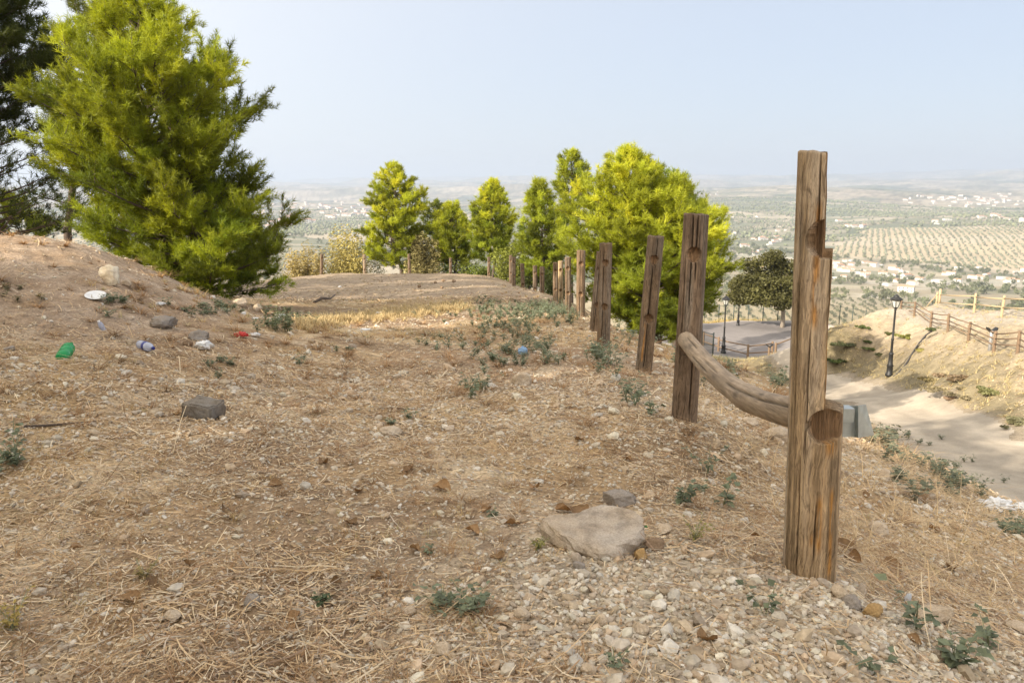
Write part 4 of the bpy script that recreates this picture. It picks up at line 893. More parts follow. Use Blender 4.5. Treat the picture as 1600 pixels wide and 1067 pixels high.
def village(label, group, n, area, y0=300, smin=1.0, smax=1.3, name='white_house', cat='house'):
    done = 0
    for _ in range(n * 3):
        if done >= n: break
        px, py = area(); p = hit(px, py, y0, 9000)
        if p[1] < y0 * 1.05 or p[1] > 8500: continue
        o = bpy.data.objects.new(name, HM[rng.integers(8)]); C.objects.link(o); o.location = p; o.rotation_euler = (0, 0, rng.normal() * .5 + (1.57 if rng.random() < .3 else 0))
        s = smin + (smax - smin) * rng.random(); o.scale = (s, s, s); tag(o, label, cat, group); done += 1
def clus(cs, sx, sy):
    def f():
        c = cs[rng.integers(len(cs))]; return c[0] + rng.normal() * sx, c[1] + rng.normal() * sy
    return f
village('white house among the trees of the valley floor', 'white houses on the valley floor', 34, clus([(1335, 425), (1350, 435), (1385, 428), (1318, 415), (1400, 440), (1365, 418)], 20, 8), 500, .5, .85)
village('white house in the right-hand part of the valley floor', 'white houses towards the right of the valley', 26, clus([(1500, 434), (1555, 434), (1590, 436), (1480, 444), (1420, 445), (1498, 418)], 24, 8), 500, .5, .9)
village('white house of the hilltop village on the far slope', 'white houses of the hill village', 60, clus([(1480, 312), (1520, 308), (1550, 314), (1570, 312), (1440, 314), (1535, 320)], 24, 4), 1500, .8, 1.4)
village('white farm building on the slope below the hill village', 'white farm buildings below the hill village', 22, clus([(1545, 343), (1590, 345), (1480, 345), (1340, 355), (1260, 358)], 16, 3), 1000, .8, 1.5)
village('white house scattered left of the near posts in the valley', 'white houses scattered in mid valley', 30, clus([(1225, 365), (1245, 355), (1215, 375), (1175, 345), (1140, 330), (1150, 372), (1110, 300), (1180, 395)], 14, 5), 700, .55, 1.0)
village('white house of the distant town on the left', 'white houses of the distant town', 90, clus([(430, 320), (470, 318), (520, 325), (545, 330), (560, 332), (480, 330), (430, 352), (455, 350), (410, 335), (575, 335)], 20, 5), 900, .9, 1.7)
village('white house peeping between the pines of the far row', 'white houses behind the pines', 10, clus([(590, 380), (625, 350), (1210, 432), (1160, 425)], 16, 8), 500, .7, 1.0)
# ------------------------------------------------------------------ ground cover of the terrace: straw, pebbles, dry grass, weeds
M_straw = mat_col('straw', .7, (), 0, 0, .15, (1, .9, .7), .25)
M_pebble = mat_col('limestone', .9, ((60, .3), (9, .15)), .002, 120)
rng = np.random.default_rng(51)
def polar(n, r0, r1, a0=-43, a1=43, pw=0.0):
    u = rng.random(n); r = r0 * (r1 / r0) ** u if pw == 0 else (r0 ** pw + u * (r1 ** pw - r0 ** pw)) ** (1 / pw)
    a = np.radians(a0 + (a1 - a0) * rng.random(n)); return r * np.sin(a), r * np.cos(a)
def keep_terrace(x, y):
    return (np.minimum(poly_sd(ROAD, x, y), poly_sd(PLAZA, x, y)) > .15)
def gravelness(x, y):
    g = sstep(1.2, .45, np.hypot((x - .75) / 1.1, (y - 2.15) / .62)); return np.clip(g + .55 * sstep(.55, .75, fbm(x * 1.5, y * 1.5, 95, 3)), 0, 1)
def straw_mesh(n, r0, r1, lmin, lmax, wk, lift, thin_on_gravel=True, pw=.55, flatness=.35):
    x, y = polar(n, r0, r1, pw=pw); k = keep_terrace(x, y); g = gravelness(x, y)
    dens = .15 + .85 * sstep(.38, .56, fbm(x * .8, y * .8, 97, 4))
    dens = dens * np.where((x < -2.2) & (y > 7), .75, 1)
    k &= rng.random(n) < dens * (1 - .8 * g * thin_on_gravel); x, y = x[k], y[k]; n = len(x); r = np.hypot(x, y)
    L = lmin + (lmax - lmin) * rng.random(n) ** 2.2; th = rng.normal(size=n) * .9 + (rng.random(n) < .25) * 1.57
    W = (.0016 + .0022 * rng.random(n)) * np.maximum(1, r / 4.0) * wk
    dx, dy = np.cos(th), np.sin(th); bend = rng.normal(size=n) * .06 * L; cols = []
    pal = np.array([(.62, .47, .29), (.53, .38, .22), (.40, .26, .15), (.68, .57, .40), (.30, .21, .14), (.52, .44, .34)])
    col = pal[rng.choice(6, n, p=[.22, .22, .15, .16, .12, .13])] * (.9 + .35 * rng.random((n, 1)))
    pts = []
    for s in (-.5, -.17, .17, .5):
        xx = x + dx * L * s - dy * bend * (1 - 4 * s * s); yy = y + dy * L * s + dx * bend * (1 - 4 * s * s); pts.append((xx, yy))
    zs = H(np.concatenate([p[0] for p in pts]), np.concatenate([p[1] for p in pts])).reshape(4, n)
    up = lift * rng.random(n) ** 2; tl = rng.normal(size=n) * flatness * L; V = []
    roll = rng.random(n) * 1.2 - .6
    for k_, s in enumerate((-.5, -.17, .17, .5)):
        z = np.maximum(zs[k_] + .004 + up + np.abs(tl) * .5 + tl * s, zs[k_] + .002); w_ = W * (1 if k_ in (1, 2) else .75) * .5
        V.append(np.stack([pts[k_][0] - dy * w_, pts[k_][1] + dx * w_, z + w_ * roll], 1)); V.append(np.stack([pts[k_][0] + dy * w_, pts[k_][1] - dx * w_, z - w_ * roll], 1))
    V = np.stack(V, 1).reshape(-1, 3); b = (np.arange(n) * 8)[:, None]
    q = np.concatenate([b + np.array([[0, 1, 3, 2]]), b + np.array([[2, 3, 5, 4]]), b + np.array([[4, 5, 7, 6]])]); return V, q, np.repeat(col, 8, 0)
parts = [straw_mesh(68000, 1.4, 9, .02, .10, 1.0, .012, flatness=.16), straw_mesh(135000, 1.4, 9, .008, .035, 1.5, .008, flatness=.2), straw_mesh(2200, 1.4, 8, .1, .30, 1.2, .02, flatness=.06), straw_mesh(60000, 7, 30, .04, .18, .9, .02, pw=.3, flatness=.2), straw_mesh(700, 1.5, 7, .05, .18, 1.1, .04, flatness=.9)]
# straw swept against the bank right of the nearest post
x0 = rng.random(9000) * 3.2 + 1.0
V, Q, Cc, n0 = [], [], [], 0
for v, q, c in parts: V.append(v); Q.append(q + n0); Cc.append(c); n0 += len(v)
o = link('straw', mesh_np('straw', np.concatenate(V), np.concatenate(Q), np.concatenate(Cc), False), M_straw); tag(o, kind='stuff')
# pebbles
def rock_tmpl(seed, sub=2):
    import bmesh
    bm = bmesh.new(); bmesh.ops.create_icosphere(bm, subdivisions=sub, radius=1); v = np.array([p.co[:] for p in bm.verts]); f = np.array([[q2.index for q2 in q.verts] for q in bm.faces]); bm.free()
    g = np.random.default_rng(900 + seed)
    for _ in range(9):
        nrm = unit(g.normal(size=3)); h = .55 + .35 * g.random(); d = v @ nrm; v = v - np.maximum(d - h, 0)[:, None] * nrm
    return v * (1 + .05 * g.normal(size=(len(v), 1))), f
def pebble_mesh(x, y, size, cols, sub=1, sink=.25):
    T_ = [rock_tmpl(s, sub) for s in range(14)]; z = H(x, y); V, Q, Cc, n0 = [], [], [], 0
    for s, (tv, tf) in enumerate(T_):
        i = np.arange(s, len(x), 14); m = len(i)
        if not m: continue
        a = rng.random(m) * 6.28; sc = size[i][:, None] * np.stack([.75 + .6 * rng.random(m), .75 + .5 * rng.random(m), .45 + .35 * rng.random(m)], 1)
        w_ = tv[None] * sc[:, None]; c, si = np.cos(a)[:, None], np.sin(a)[:, None]; tl = rng.normal(size=(m, 1)) * .3
        X = w_[..., 0] * c - w_[..., 1] * si; Y = w_[..., 0] * si + w_[..., 1] * c; Z = w_[..., 2] + tl * X
        V.append(np.stack([X + x[i][:, None], Y + y[i][:, None], Z + (z[i] + sc[:, 2] * (1 - 2 * sink) * .9)[:, None]], -1).reshape(-1, 3))
        Q.append((tf[None] + (np.arange(m) * len(tv))[:, None, None] + n0).reshape(-1, 3)); n0 += m * len(tv); Cc.append(np.repeat(cols[i], len(tv), 0))
    return np.concatenate(V), np.concatenate(Q), np.concatenate(Cc)
def peb_cols(n):
    pal = np.array([(.52, .45, .35), (.58, .53, .45), (.45, .36, .25), (.50, .43, .34), (.40, .31, .21), (.60, .54, .42), (.50, .38, .26), (.38, .31, .235)]); return pal[rng.integers(0, 8, n)] * (.84 + .42 * rng.random((n, 1)))
xs, ys = [], []
x, y = polar(26000, 1.35, 6.0, -20, 38, pw=.8); g = sstep(1.25, .4, np.hypot((x - .75) / 1.1, (y - 2.15) / .62)); k = rng.random(len(x)) < g * .95; xs.append(x[k]); ys.append(y[k])
x, y = polar(82000, 1.4, 16, pw=.4); g = .6 + .4 * sstep(.48, .66, fbm(x * 1.5, y * 1.5, 95, 3)); k = (rng.random(len(x)) < g * np.where((x < -2.5) & (y > 6), .22, 1) * np.where(y > 8, .5, 1)) & keep_terrace(x, y); xs.append(x[k]); ys.append(y[k])
x, y = polar(5000, 10, 45, pw=.3); k = keep_terrace(x, y) & (rng.random(len(x)) < .22); xs.append(x[k]); ys.append(y[k])
x = np.concatenate(xs); y = np.concatenate(ys); r = np.hypot(x, y); g = sstep(1.3, .5, np.hypot((x - .75) / 1.1, (y - 2.15) / .62))
sz = (.0045 + .010 * rng.random(len(x)) ** 2.5 + .004 * g) * np.clip(r / 3.5, .9, 2.0); big = rng.random(len(x)) < .035; sz = np.where(big, sz * 2.3, sz)
v, q, c = pebble_mesh(x, y, sz, peb_cols(len(x)), 1); print('pebbles', len(x))
o = link('gravel', mesh_np('gravel', v, q, c, False), M_pebble); tag(o, kind='stuff')
# dry grass: wiry tufts
def blades(cx, cy, n, h, w_, col, spread=.6, lay=.5, seg=3):
    """n blades per centre, arching outwards; arrays h, w_ per centre"""
    m = len(cx); X = np.repeat(cx, n); Y = np.repeat(cy, n); Hh = np.repeat(h, n) * (.45 + .75 * rng.random(m * n)); W = np.repeat(w_, n)
    a = rng.random(m * n) * 6.28; off = np.repeat(h, n) * .35 * rng.random(m * n); X = X + np.cos(a) * off; Y = Y + np.sin(a) * off; a = a + rng.normal(size=m * n) * .7
    le = lay * (.3 + .9 * rng.random(m * n)); z0 = H(X, Y); pts = []
    for k in range(seg + 1):
        t = k / seg; hor = Hh * (le * t * (.6 + .7 * t)) * spread * 1.4; ver = Hh * (t - le * .45 * t * t)
        w2 = W * (1 - .8 * t) * .5; px_ = X + np.cos(a) * hor; py_ = Y + np.sin(a) * hor
        pts.append(np.stack([px_ - np.sin(a) * w2, py_ + np.cos(a) * w2, z0 - .005 + ver], 1)); pts.append(np.stack([px_ + np.sin(a) * w2, py_ - np.cos(a) * w2, z0 - .005 + ver], 1))
    V = np.stack(pts, 1).reshape(-1, 3); nv = 2 * (seg + 1); b = (np.arange(m * n) * nv)[:, None]
    q = np.concatenate([b + np.array([[2 * k, 2 * k + 1, 2 * k + 3, 2 * k + 2]]) for k in range(seg)]); cc = np.repeat(np.repeat(col, n, 0) * (.75 + .5 * rng.random((m * n, 1))), nv, 0); return V, q, cc
V, Q, Cc, n0 = [], [], [], 0
def addp(p):
    global n0
    V.append(p[0]); Q.append(p[1] + n0); Cc.append(p[2]); n0 += len(p[0])
# sunlit strip of dry grass beyond the near ground
sx, sy = [], []
for _ in range(900):
    t = rng.random(); px = 470 + 260 * t + rng.normal() * 6; py = 511 - 28 * t + rng.normal() * 4.5 - 3; a, b = ray(px, py); p = at(px, py, 1)
    hh = hit(px, py, 8, 40); sx.append(hh[0]); sy.append(hh[1])
sx, sy = np.array(sx), np.array(sy); addp(blades(sx, sy, 16, .07 + .11 * rng.random(len(sx)), np.full(len(sx), .011), np.array((.54, .42, .22)) * (.75 + .5 * rng.random((len(sx), 1))) * np.ones((len(sx), 3)), .7, .7))
x, y = polar(5200, 1.6, 26, pw=.35); k = keep_terrace(x, y) & (rng.random(len(x)) < sstep(.48, .68, fbm(x * .9, y * .9, 99, 3)) * .8 + .04) & (gravelness(x, y) < .6); x, y = x[k], y[k]; r = np.hypot(x, y)
pal = np.array([(.50, .36, .17), (.40, .25, .11), (.34, .20, .09), (.44, .36, .18)]); addp(blades(x, y, 16, (.02 + .05 * rng.random(len(x))) * np.clip(r / 6, .8, 1.8), .0022 * np.clip(r / 3, 1, 5), pal[rng.integers(0, 4, len(x))], 1.0, .9))
x, y = polar(520, 1.7, 16, -36, 30, pw=.3); k = keep_terrace(x, y) & (gravelness(x, y) < .75); x, y = x[k], y[k]; r = np.hypot(x, y)
addp(blades(x, y, 46, (.035 + .05 * rng.random(len(x))) * np.clip(r / 5, .8, 1.8), .0022 * np.clip(r / 3, 1, 4), np.array((.30, .18, .085)) * (.7 + .6 * rng.random((len(x), 1))), 1.5, 1.1, 4))
x, y = polar(9000, 11, 45, -34, 8, pw=.6); k = keep_terrace(x, y) & (rng.random(len(x)) < .1 + .8 * sstep(.42, .6, fbm(x * .5, y * .35, 141, 4))); x, y = x[k], y[k]; r = np.hypot(x, y)
pal = np.array([(.40, .30, .17), (.30, .21, .12), (.24, .17, .10), (.36, .30, .17), (.22, .20, .11)]); addp(blades(x, y, 9, .03 + .07 * rng.random(len(x)) ** 1.5, .0045 * np.clip(r / 10, 1, 4), pal[rng.integers(0, 5, len(x))], 1.1, 1.0))
# taller stalks on the bank right of the nearest post
a = rng.random(560); x = 1.25 + 3.4 * rng.random(560); y = 2.4 + (x - 1.2) * .9 + 4.5 * rng.random(560); k = keep_terrace(x, y); x, y = x[k], y[k]
addp(blades(x, y, 9, .05 + .12 * rng.random(len(x)) ** 1.8, .0032 * np.clip(np.hypot(x, y) / 3, 1, 3), np.array((.50, .37, .21)) * (.75 + .5 * rng.random((len(x), 1))), 1.4, 1.5, 4))
# low dry fringe on the far bank and the road's edge
x = 12 + 16 * rng.random(6000); y = 17 + 30 * rng.random(6000); k = (poly_sd(ROAD, x, y) > .1) & (rng.random(len(x)) < .25 + .75 * (poly_sd(ROAD, x, y) < 2.5)); x, y = x[k], y[k]
addp(blades(x, y, 9, .06 + .16 * rng.random(len(x)) ** 2, np.full(len(x), .018), np.array((.48, .39, .20)) * np.ones((len(x), 3)), 1, 1))
x = 7 + 14 * rng.random(1200); y = 45.5 + 4 * rng.random(1200); addp(blades(x, y, 8, .12 + .2 * rng.random(1200), np.full(1200, .025), np.array((.33, .28, .15)) * np.ones((1200, 3)), 1, 1))
x = 4 + 20 * rng.random(1500); y = 66.3 + 3.5 * rng.random(1500); addp(blades(x, y, 10, .3 + .3 * rng.random(1500), np.full(1500, .03), np.array((.58, .45, .18)) * np.ones((1500, 3)), 1, .8))
o = link('dry_grass', mesh_np('dry_grass', np.concatenate(V), np.concatenate(Q), np.concatenate(Cc), False), M_straw); tag(o, kind='stuff')
# grey-green weeds as ground cover
M_weed = mat_col('weed_leaves', .65, ((12, .25),), 0, 0, .2, (1, 1.05, .6), .25)
def weed_parts(x, y, z, h, leaf, nst, col, g, stemw=.004, lean=.6, npl=10):
    """one branching weed at (x,y,z): returns (stem verts, quads), (leaf verts, quads, colours)"""
    sv, sq, lv, lq, lc = [], [], [], [], []
    for s in range(nst):
        a = g.random() * 6.28; le = lean * (.4 + .8 * g.random()); hh = h * (.55 + .55 * g.random()); pts = []
        for k in range(6):
            t = k / 5; pts.append((x + math.cos(a) * le * hh * t * (.6 + .6 * t) + g.normal() * .01 * hh, y + math.sin(a) * le * hh * t * (.6 + .6 * t) + g.normal() * .01 * hh, z + hh * (t - .25 * le * t * t)))
        pts = np.array(pts); wv = np.array([-math.sin(a), math.cos(a), 0]) * stemw; n0_ = sum(len(q_) for q_ in sv)
        st_ = np.stack([pts - wv[None] * np.linspace(1, .4, 6)[:, None], pts + wv[None] * np.linspace(1, .4, 6)[:, None]], 1).reshape(-1, 3); sv.append(st_)
        for k in range(5): sq.append((n0_ + 2 * k, n0_ + 2 * k + 1, n0_ + 2 * k + 3, n0_ + 2 * k + 2))
        for l in range(npl):
            t = .2 + .8 * g.random(); p = np.array([np.interp(t * 5, range(6), pts[:, c_]) for c_ in range(3)]); b = g.random() * 6.28
            d = np.array([math.cos(b), math.sin(b), -.15 + .6 * g.random()]); d /= np.linalg.norm(d); sd_ = np.cross(d, [0, 0, 1.]); sd_ /= np.linalg.norm(sd_) + 1e-9; up = np.cross(sd_, d); sd_ = sd_ + up * g.normal() * .4
            L = leaf * (.55 + .7 * g.random()); b0 = p + d * L * .25; n1 = sum(len(q_) for q_ in lv)
            mid = b0 + d * L * .42 - up * .0; lv.append(np.array([b0, b0 + d * L * .35 + sd_ * L * .33 + up * L * .06, b0 + d * L * 1.0 - up * L * .12, b0 + d * L * .35 - sd_ * L * .33 + up * L * .06, b0 + d * L * .45 - up * L * .03]))
            lq += [(n1, n1 + 4, n1 + 1), (n1 + 1, n1 + 4, n1 + 2), (n1 + 2, n1 + 4, n1 + 3), (n1 + 3, n1 + 4, n1)]; lc.append(np.broadcast_to(np.array(col) * (.7 + .6 * g.random()), (5, 3)))
    return np.concatenate(sv), np.array(sq), np.concatenate(lv), np.array(lq), np.concatenate(lc)
wcol = (.175, .20, .125); g = np.random.default_rng(61); WV, WQ, WC, wn = [], [], [], 0
def weed_stuff(px, py, sx, sy, n, h, leaf, col=wcol, nst=5, npl=9):
    global wn
    for _ in range(n):
        p = hit(px + g.normal() * sx, py + g.normal() * sy, 2, 40)
        if p[1] > 39: continue
        sv, sq, lv, lq, lc = weed_parts(p[0], p[1], p[2], h * (.6 + .6 * g.random()), leaf, nst, col, g, .003 * max(1, p[1] / 8), npl=npl)
        t4 = np.concatenate([sq[:, [0, 1, 2]], sq[:, [0, 2, 3]]]); WV.append(sv); WQ.append(t4 + wn); WC.append(np.tile(np.array(col) * 1.1, (len(sv), 1))); wn += len(sv)
        WV.append(lv); WQ.append(lq + wn); WC.append(lc); wn += len(lv)
weed_stuff(798, 490, 56, 10, 170, .13, .03, nst=7); weed_stuff(790, 532, 32, 20, 60, .14, .03, nst=7); weed_stuff(845, 545, 24, 12, 26, .15, .03); weed_stuff(848, 490, 26, 8, 60, .26, .04)
weed_stuff(935, 560, 25, 18, 16, .24, .04); weed_stuff(985, 520, 20, 12, 14, .3, .045); weed_stuff(1055, 555, 12, 12, 6, .22, .04); weed_stuff(735, 602, 10, 10, 6, .17, .035)
weed_stuff(330, 485, 55, 8, 26, .12, .04); weed_stuff(450, 512, 28, 7, 18, .25, .05, (.16, .18, .10)); weed_stuff(690, 540, 22, 8, 8, .14, .035); weed_stuff(985, 640, 16, 16, 6, .2, .035)
weed_stuff(365, 572, 30, 6, 6, .10, .03); weed_stuff(175, 474, 10, 4, 5, .14, .04); weed_stuff(475, 568, 8, 3, 2, .12, .03); weed_stuff(625, 660, 14, 3, 2, .08, .025); weed_stuff(540, 549, 8, 2, 3, .08, .03)
weed_stuff(1440, 725, 40, 20, 22, .18, .045, (.17, .185, .12)); weed_stuff(1495, 762, 32, 12, 14, .18, .045, (.17, .185, .12)); weed_stuff(1570, 835, 22, 8, 7, .14, .04); weed_stuff(1215, 590, 14, 10, 14, .35, .06); weed_stuff(1130, 590, 25, 12, 8, .25, .05)
weed_stuff(1400, 690, 30, 8, 12, .25, .06, (.15, .165, .11)); weed_stuff(15, 720, 12, 20, 4, .18, .03); weed_stuff(40, 460, 30, 12, 5, .1, .03, (.2, .18, .1))
o = link('weeds', mesh_np('weeds', np.concatenate(WV), np.concatenate(WQ), np.concatenate(WC), False), M_weed); tag(o, kind='stuff')
# single weeds one can point to
M_stem = mat_plain('weed_stem', (.20, .22, .12), .8)
def weed(px, py, h, leaf, nst, label, seed, col=wcol, npl=8, lean=.6):
    g = np.random.default_rng(700 + seed); p = hit(px, py, 1.2, 20); root = empty('weed_plant', tuple(p), label, 'plant', 'leafy weeds near the viewer')
    sv, sq, lv, lq, lc = weed_parts(0, 0, -.01, h, leaf, nst, col, g, .0022, lean, npl)
    link('stems', mesh_np('stems', sv, sq, None, False), M_stem, root); link('leaves', mesh_np('leaves', lv, lq, lc, False), M_weed, root)
weed(1062, 790, .17, .035, 7, 'bushy grey-green weed right behind the flat grey stone', 1, npl=12)
weed(1130, 792, .20, .042, 5, 'open weed with broad leaves halfway between slab and nearest post', 2)
weed(1105, 740, .22, .03, 6, 'thin weed behind the broad-leaved one', 3, npl=9)
weed(1195, 962, .13, .030, 3, 'small weed on the gravel left of the nearest post foot', 4)
weed(1432, 985, .17, .045, 5, 'large-leaved weed in the lower right corner, upper one', 5, npl=6)
weed(1490, 1040, .15, .036, 7, 'bushy weed in the lower right corner beside the large-leaved one', 6, npl=11)
weed(1545, 1010, .13, .034, 4, 'thin weed nearest the right edge of the photo', 7)
weed(1360, 1050, .10, .03, 3, 'small weed at the bottom edge left of the corner weeds', 8)
weed(735, 955, .12, .022, 12, 'sprawling fine-leaved weed in the lower middle', 9, npl=14, lean=1.3)
weed(690, 950, .08, .028, 4, 'small weed left of the sprawling one', 10, lean=1.0)
weed(505, 940, .05, .025, 4, 'tiny dark green seedling left of the middle foreground', 11, (.09, .12, .06))
weed(675, 862, .06, .022, 3, 'tiny seedling between straw left of the slab', 12)
weed(735, 610, .16, .03, 6, 'narrow upright green weed in mid ground', 13)
weed(770, 808, .06, .025, 3, 'tiny weed beside dry leaves left of the slab', 14)
weed(960, 1050, .07, .02, 4, 'small weed at the bottom edge below the gravel', 15)
weed(1085, 845, .12, .012, 9, 'feathery yellowish weed right of the slab', 16, (.30, .27, .09), npl=16)
weed(225, 905, .08, .012, 9, 'feathery dry weed at the lower left', 17, (.32, .25, .10), npl=16)
weed(20, 985, .12, .016, 9, 'yellow-tinged weed at the left edge of the foreground', 18, (.36, .27, .08), npl=14)
weed(840, 860, .09, .012, 8, 'fine yellow-green weed touching the left end of the slab', 19, (.27, .25, .08), npl=16)
# ------------------------------------------------------------------ stones, rubble and litter
rng = np.random.default_rng(71)
def stone_mat(name, c, bump=.006, var=.3, sc=14):
    m, t, p, out = newmat(name); tc = nd(t, 'ShaderNodeTexCoord')
    n1 = noise_n(t, tc.outputs['Object'], sc, 7, .65); n2 = noise_n(t, tc.outputs['Object'], 160, 4, .7); n3 = noise_n(t, tc.outputs['Object'], sc * .4, 3)
    r1 = ramp_n(t, n1.outputs['Fac'], [(.28, tuple(x * (1 - var) for x in c)), (.5, c), (.75, tuple(min(.8, x * (1 + var * .6)) for x in c))])
    r2 = ramp_n(t, n2.outputs['Fac'], [(.3, (.72, .70, .68)), (.65, (1.12, 1.12, 1.12))]); r3 = ramp_n(t, n3.outputs['Fac'], [(.4, (1, .93, .84)), (.6, (1.02, 1.02, 1.03))])
    t.links.new(mult_n(t, mult_n(t, r1.outputs[0], r2.outputs[0]), r3.outputs[0]), p.inputs['Base Color']); p.inputs['Roughness'].default_value = .92; p.inputs['Specular IOR Level'].default_value = .2
    b = nd(t, 'ShaderNodeBump'); b.inputs['Distance'].default_value = bump; ad = nd(t, 'ShaderNodeMath', operation='MULTIPLY_ADD'); ad.inputs[1].default_value = .25
    t.links.new(n2.outputs['Fac'], ad.inputs[0]); t.links.new(n1.outputs['Fac'], ad.inputs[2]); t.links.new(ad.outputs[0], b.inputs['Height']); t.links.new(b.outputs[0], p.inputs['Normal']); return m
M_lime = stone_mat('pale_stone', (.52, .44, .34)); M_grey_st = stone_mat('grey_stone', (.30, .275, .25)); M_conc = stone_mat('old_concrete', (.44, .38, .31), .012, .5, 12); M_tan = stone_mat('tan_stone', (.42, .29, .14)); M_brn = stone_mat('brown_stone', (.26, .19, .13))
M_block = stone_mat('dirty_concrete', (.22, .20, .175), .006, .4, 18)
def rock(px, py, w_px, h_px, label, mat, seed, name='stone', dep=.8, sink=.2, cat='stone', group=None, rz=None, rough=.05):
    p = hit(px, py, 1.2, 45); D = p[1] * 1.03; W = w_px / F * D; Hh = h_px / F * D
    v, f = rock_tmpl(seed, 4 if w_px > 24 else 3); g = np.random.default_rng(seed)
    v = v * (1 + rough * 3 * (fbm(v[:, 0] * 2.5 + seed, v[:, 1] * 2.5 + v[:, 2] * 2, seed, 4) - .5))[:, None]; v = v / np.abs(v).max(0)
    v = v * np.array([W / 2, W / 2 * dep, Hh / 2 * (1 + sink)]); a = (g.random() - .5) * .6 if rz is None else rz
    c, s = math.cos(a), math.sin(a); v = np.stack([v[:, 0] * c - v[:, 1] * s, v[:, 0] * s + v[:, 1] * c, v[:, 2] + Hh / 2 * (1 - sink)], 1)
    o = link(name, mesh_np(name, v, f, None, True), mat, None, tuple(p)); tag(o, label, cat, group); return o
# the concrete slab
sl = np.array([(-.19, .0), (-.165, .035), (-.10, .04), (-.05, .06), (.0, .10), (.04, .125), (.10, .12), (.165, .085), (.185, .02), (.19, -.06), (.14, -.12), (.07, -.18), (.0, -.19), (-.08, -.14), (-.15, -.08)])
def slab_obj(px, py, name, label, outline, thick, mat, tilt=(.0, .0), k=1.0, n=46, under=.86, rz=0, seed=1):
    p = hit(px, py, 1.2, 30); L = np.r_[0, np.cumsum(np.linalg.norm(np.diff(np.r_[outline, outline[:1]], axis=0), axis=1))]
    u = np.linspace(0, L[-1], n, endpoint=False); oc = np.r_[outline, outline[:1]]; ox = np.interp(u, L, oc[:, 0]) * k; oy = np.interp(u, L, oc[:, 1]) * k
    for _ in range(0): ox = (np.roll(ox, 1) + 2 * ox + np.roll(ox, -1)) / 4; oy = (np.roll(oy, 1) + 2 * oy + np.roll(oy, -1)) / 4
    rings = [(.0, .02), (under * .6, -.02), (under, .0), (under * 1.06, thick * .25), (.98, thick * .5), (1.0, thick * .72), (.995, thick * .86), (.965, thick * .97), (.93, thick), (.86, thick * 1.01), (.72, thick), (.55, thick * 1.01), (.38, thick), (.2, thick), (.0, thick)]
    th = np.arctan2(oy, ox); V = []
    for i, (f_, z) in enumerate(rings):
        nz_ = .06 * (fbm(np.cos(th) * 4 + z * 30, np.sin(th) * 4 + i * .35, seed, 4) - .5) * 2 if i < 9 else 0
        x = ox * f_ * (1 + nz_ * 2.2); y = oy * f_ * (1 + nz_ * 2.2); zz = z + .016 * (fbm(x * 14 / k, y * 14 / k, seed + 2, 4) - .5) + tilt[0] * x + tilt[1] * y; V.append(np.stack([x, y, zz + 0 * x], 1))
    v = np.concatenate(V); m = len(rings); i = np.arange(m - 1)[:, None] * n; j = np.arange(n)[None]; j2 = (j + 1) % n
    c, s = math.cos(rz), math.sin(rz); v[:, :2] = np.stack([v[:, 0] * c - v[:, 1] * s, v[:, 0] * s + v[:, 1] * c], 1)
    o = link(name, mesh_np(name, v, np.stack([i + j, i + j2, i + n + j2, i + n + j], -1).reshape(-1, 4), None, False), mat, None, tuple(p)); tag(o, label, name.split('_')[-1]); return o
slab_obj(925, 852, 'broken_slab', 'broken pale concrete slab lying tilted left of the nearest post', sl, .10, M_conc, (.0, .10), 1.0)
rock(966, 790, 58, 26, 'flat grey stone just behind the pale slab', M_grey_st, 12, dep=.75)
rock(1002, 872, 26, 20, 'rounded tan stone touching the right end of the slab', M_tan, 3)
rock(1022, 858, 36, 20, 'brown stone between the tan stone and the post', M_brn, 4)
rock(1036, 832, 36, 14, 'pale flat stone right behind the brown one', M_lime, 5)
rock(905, 888, 24, 14, 'small grey stone in front of the slab', M_grey_st, 6)
rock(173, 446, 34, 32, 'sunlit white boulder on the mound above the plate', stone_mat('sun_tinted_stone', (.72, .65, .52)), 7, dep=.8)  # pale stone lightened further: sunlight put into its colour
rock(198, 447, 16, 10, 'small pale stone beside the white boulder', M_lime, 8)
rock(258, 512, 44, 20, 'flat dull stone halfway down the mound', M_grey_st, 9)
rock(312, 533, 32, 18, 'grey stone just behind the white crumpled bag', M_grey_st, 10)
rock(294, 540, 18, 10, 'small brown stone left of the crumpled bag', M_brn, 11)
rock(374, 478, 26, 14, 'pale stone at the foot of the big pine', M_lime, 13)
rock(402, 487, 18, 13, 'lumpy pale stone right of the one at the pine foot', M_lime, 14)
rock(815, 602, 34, 22, 'pale rough stone below the blue litter in the weeds', M_lime, 15)
rock(610, 679, 42, 14, 'long pale stone in mid ground', M_lime, 16)
rock(405, 598, 11, 8, 'small dark stone alone in mid ground', M_brn, 17)
rock(393, 945, 32, 22, 'smooth grey stone in the left foreground', M_grey_st, 18)
rock(272, 968, 34, 18, 'tan stone left of the smooth grey one', M_lime, 19)
rock(1312, 935, 34, 26, 'angular pale stone at the right foot of the nearest post', M_lime, 20)
rock(1362, 962, 38, 26, 'tan stone a little right of the post foot', M_tan, 21)
rock(1330, 950, 44, 24, 'grey elongated stone at the post foot, between two others', M_grey_st, 22)
rock(1450, 966, 92, 20, 'long white flat stone under the corner weeds', M_lime, 23, dep=.4)
rock(1368, 834, 40, 22, 'pale stone in the straw right of the post', M_lime, 24)
rock(1380, 748, 26, 18, 'round white stone higher on the straw bank', M_lime, 25)
rock(1442, 755, 22, 18, 'white stone among weeds near the road', M_lime, 26)
rock(1408, 772, 34, 18, 'flat pale stone on the bank left of the white one', M_lime, 27)
rock(1212, 690, 52, 26, 'pale slab of rock under the sagging rail', M_lime, 28, dep=.7)
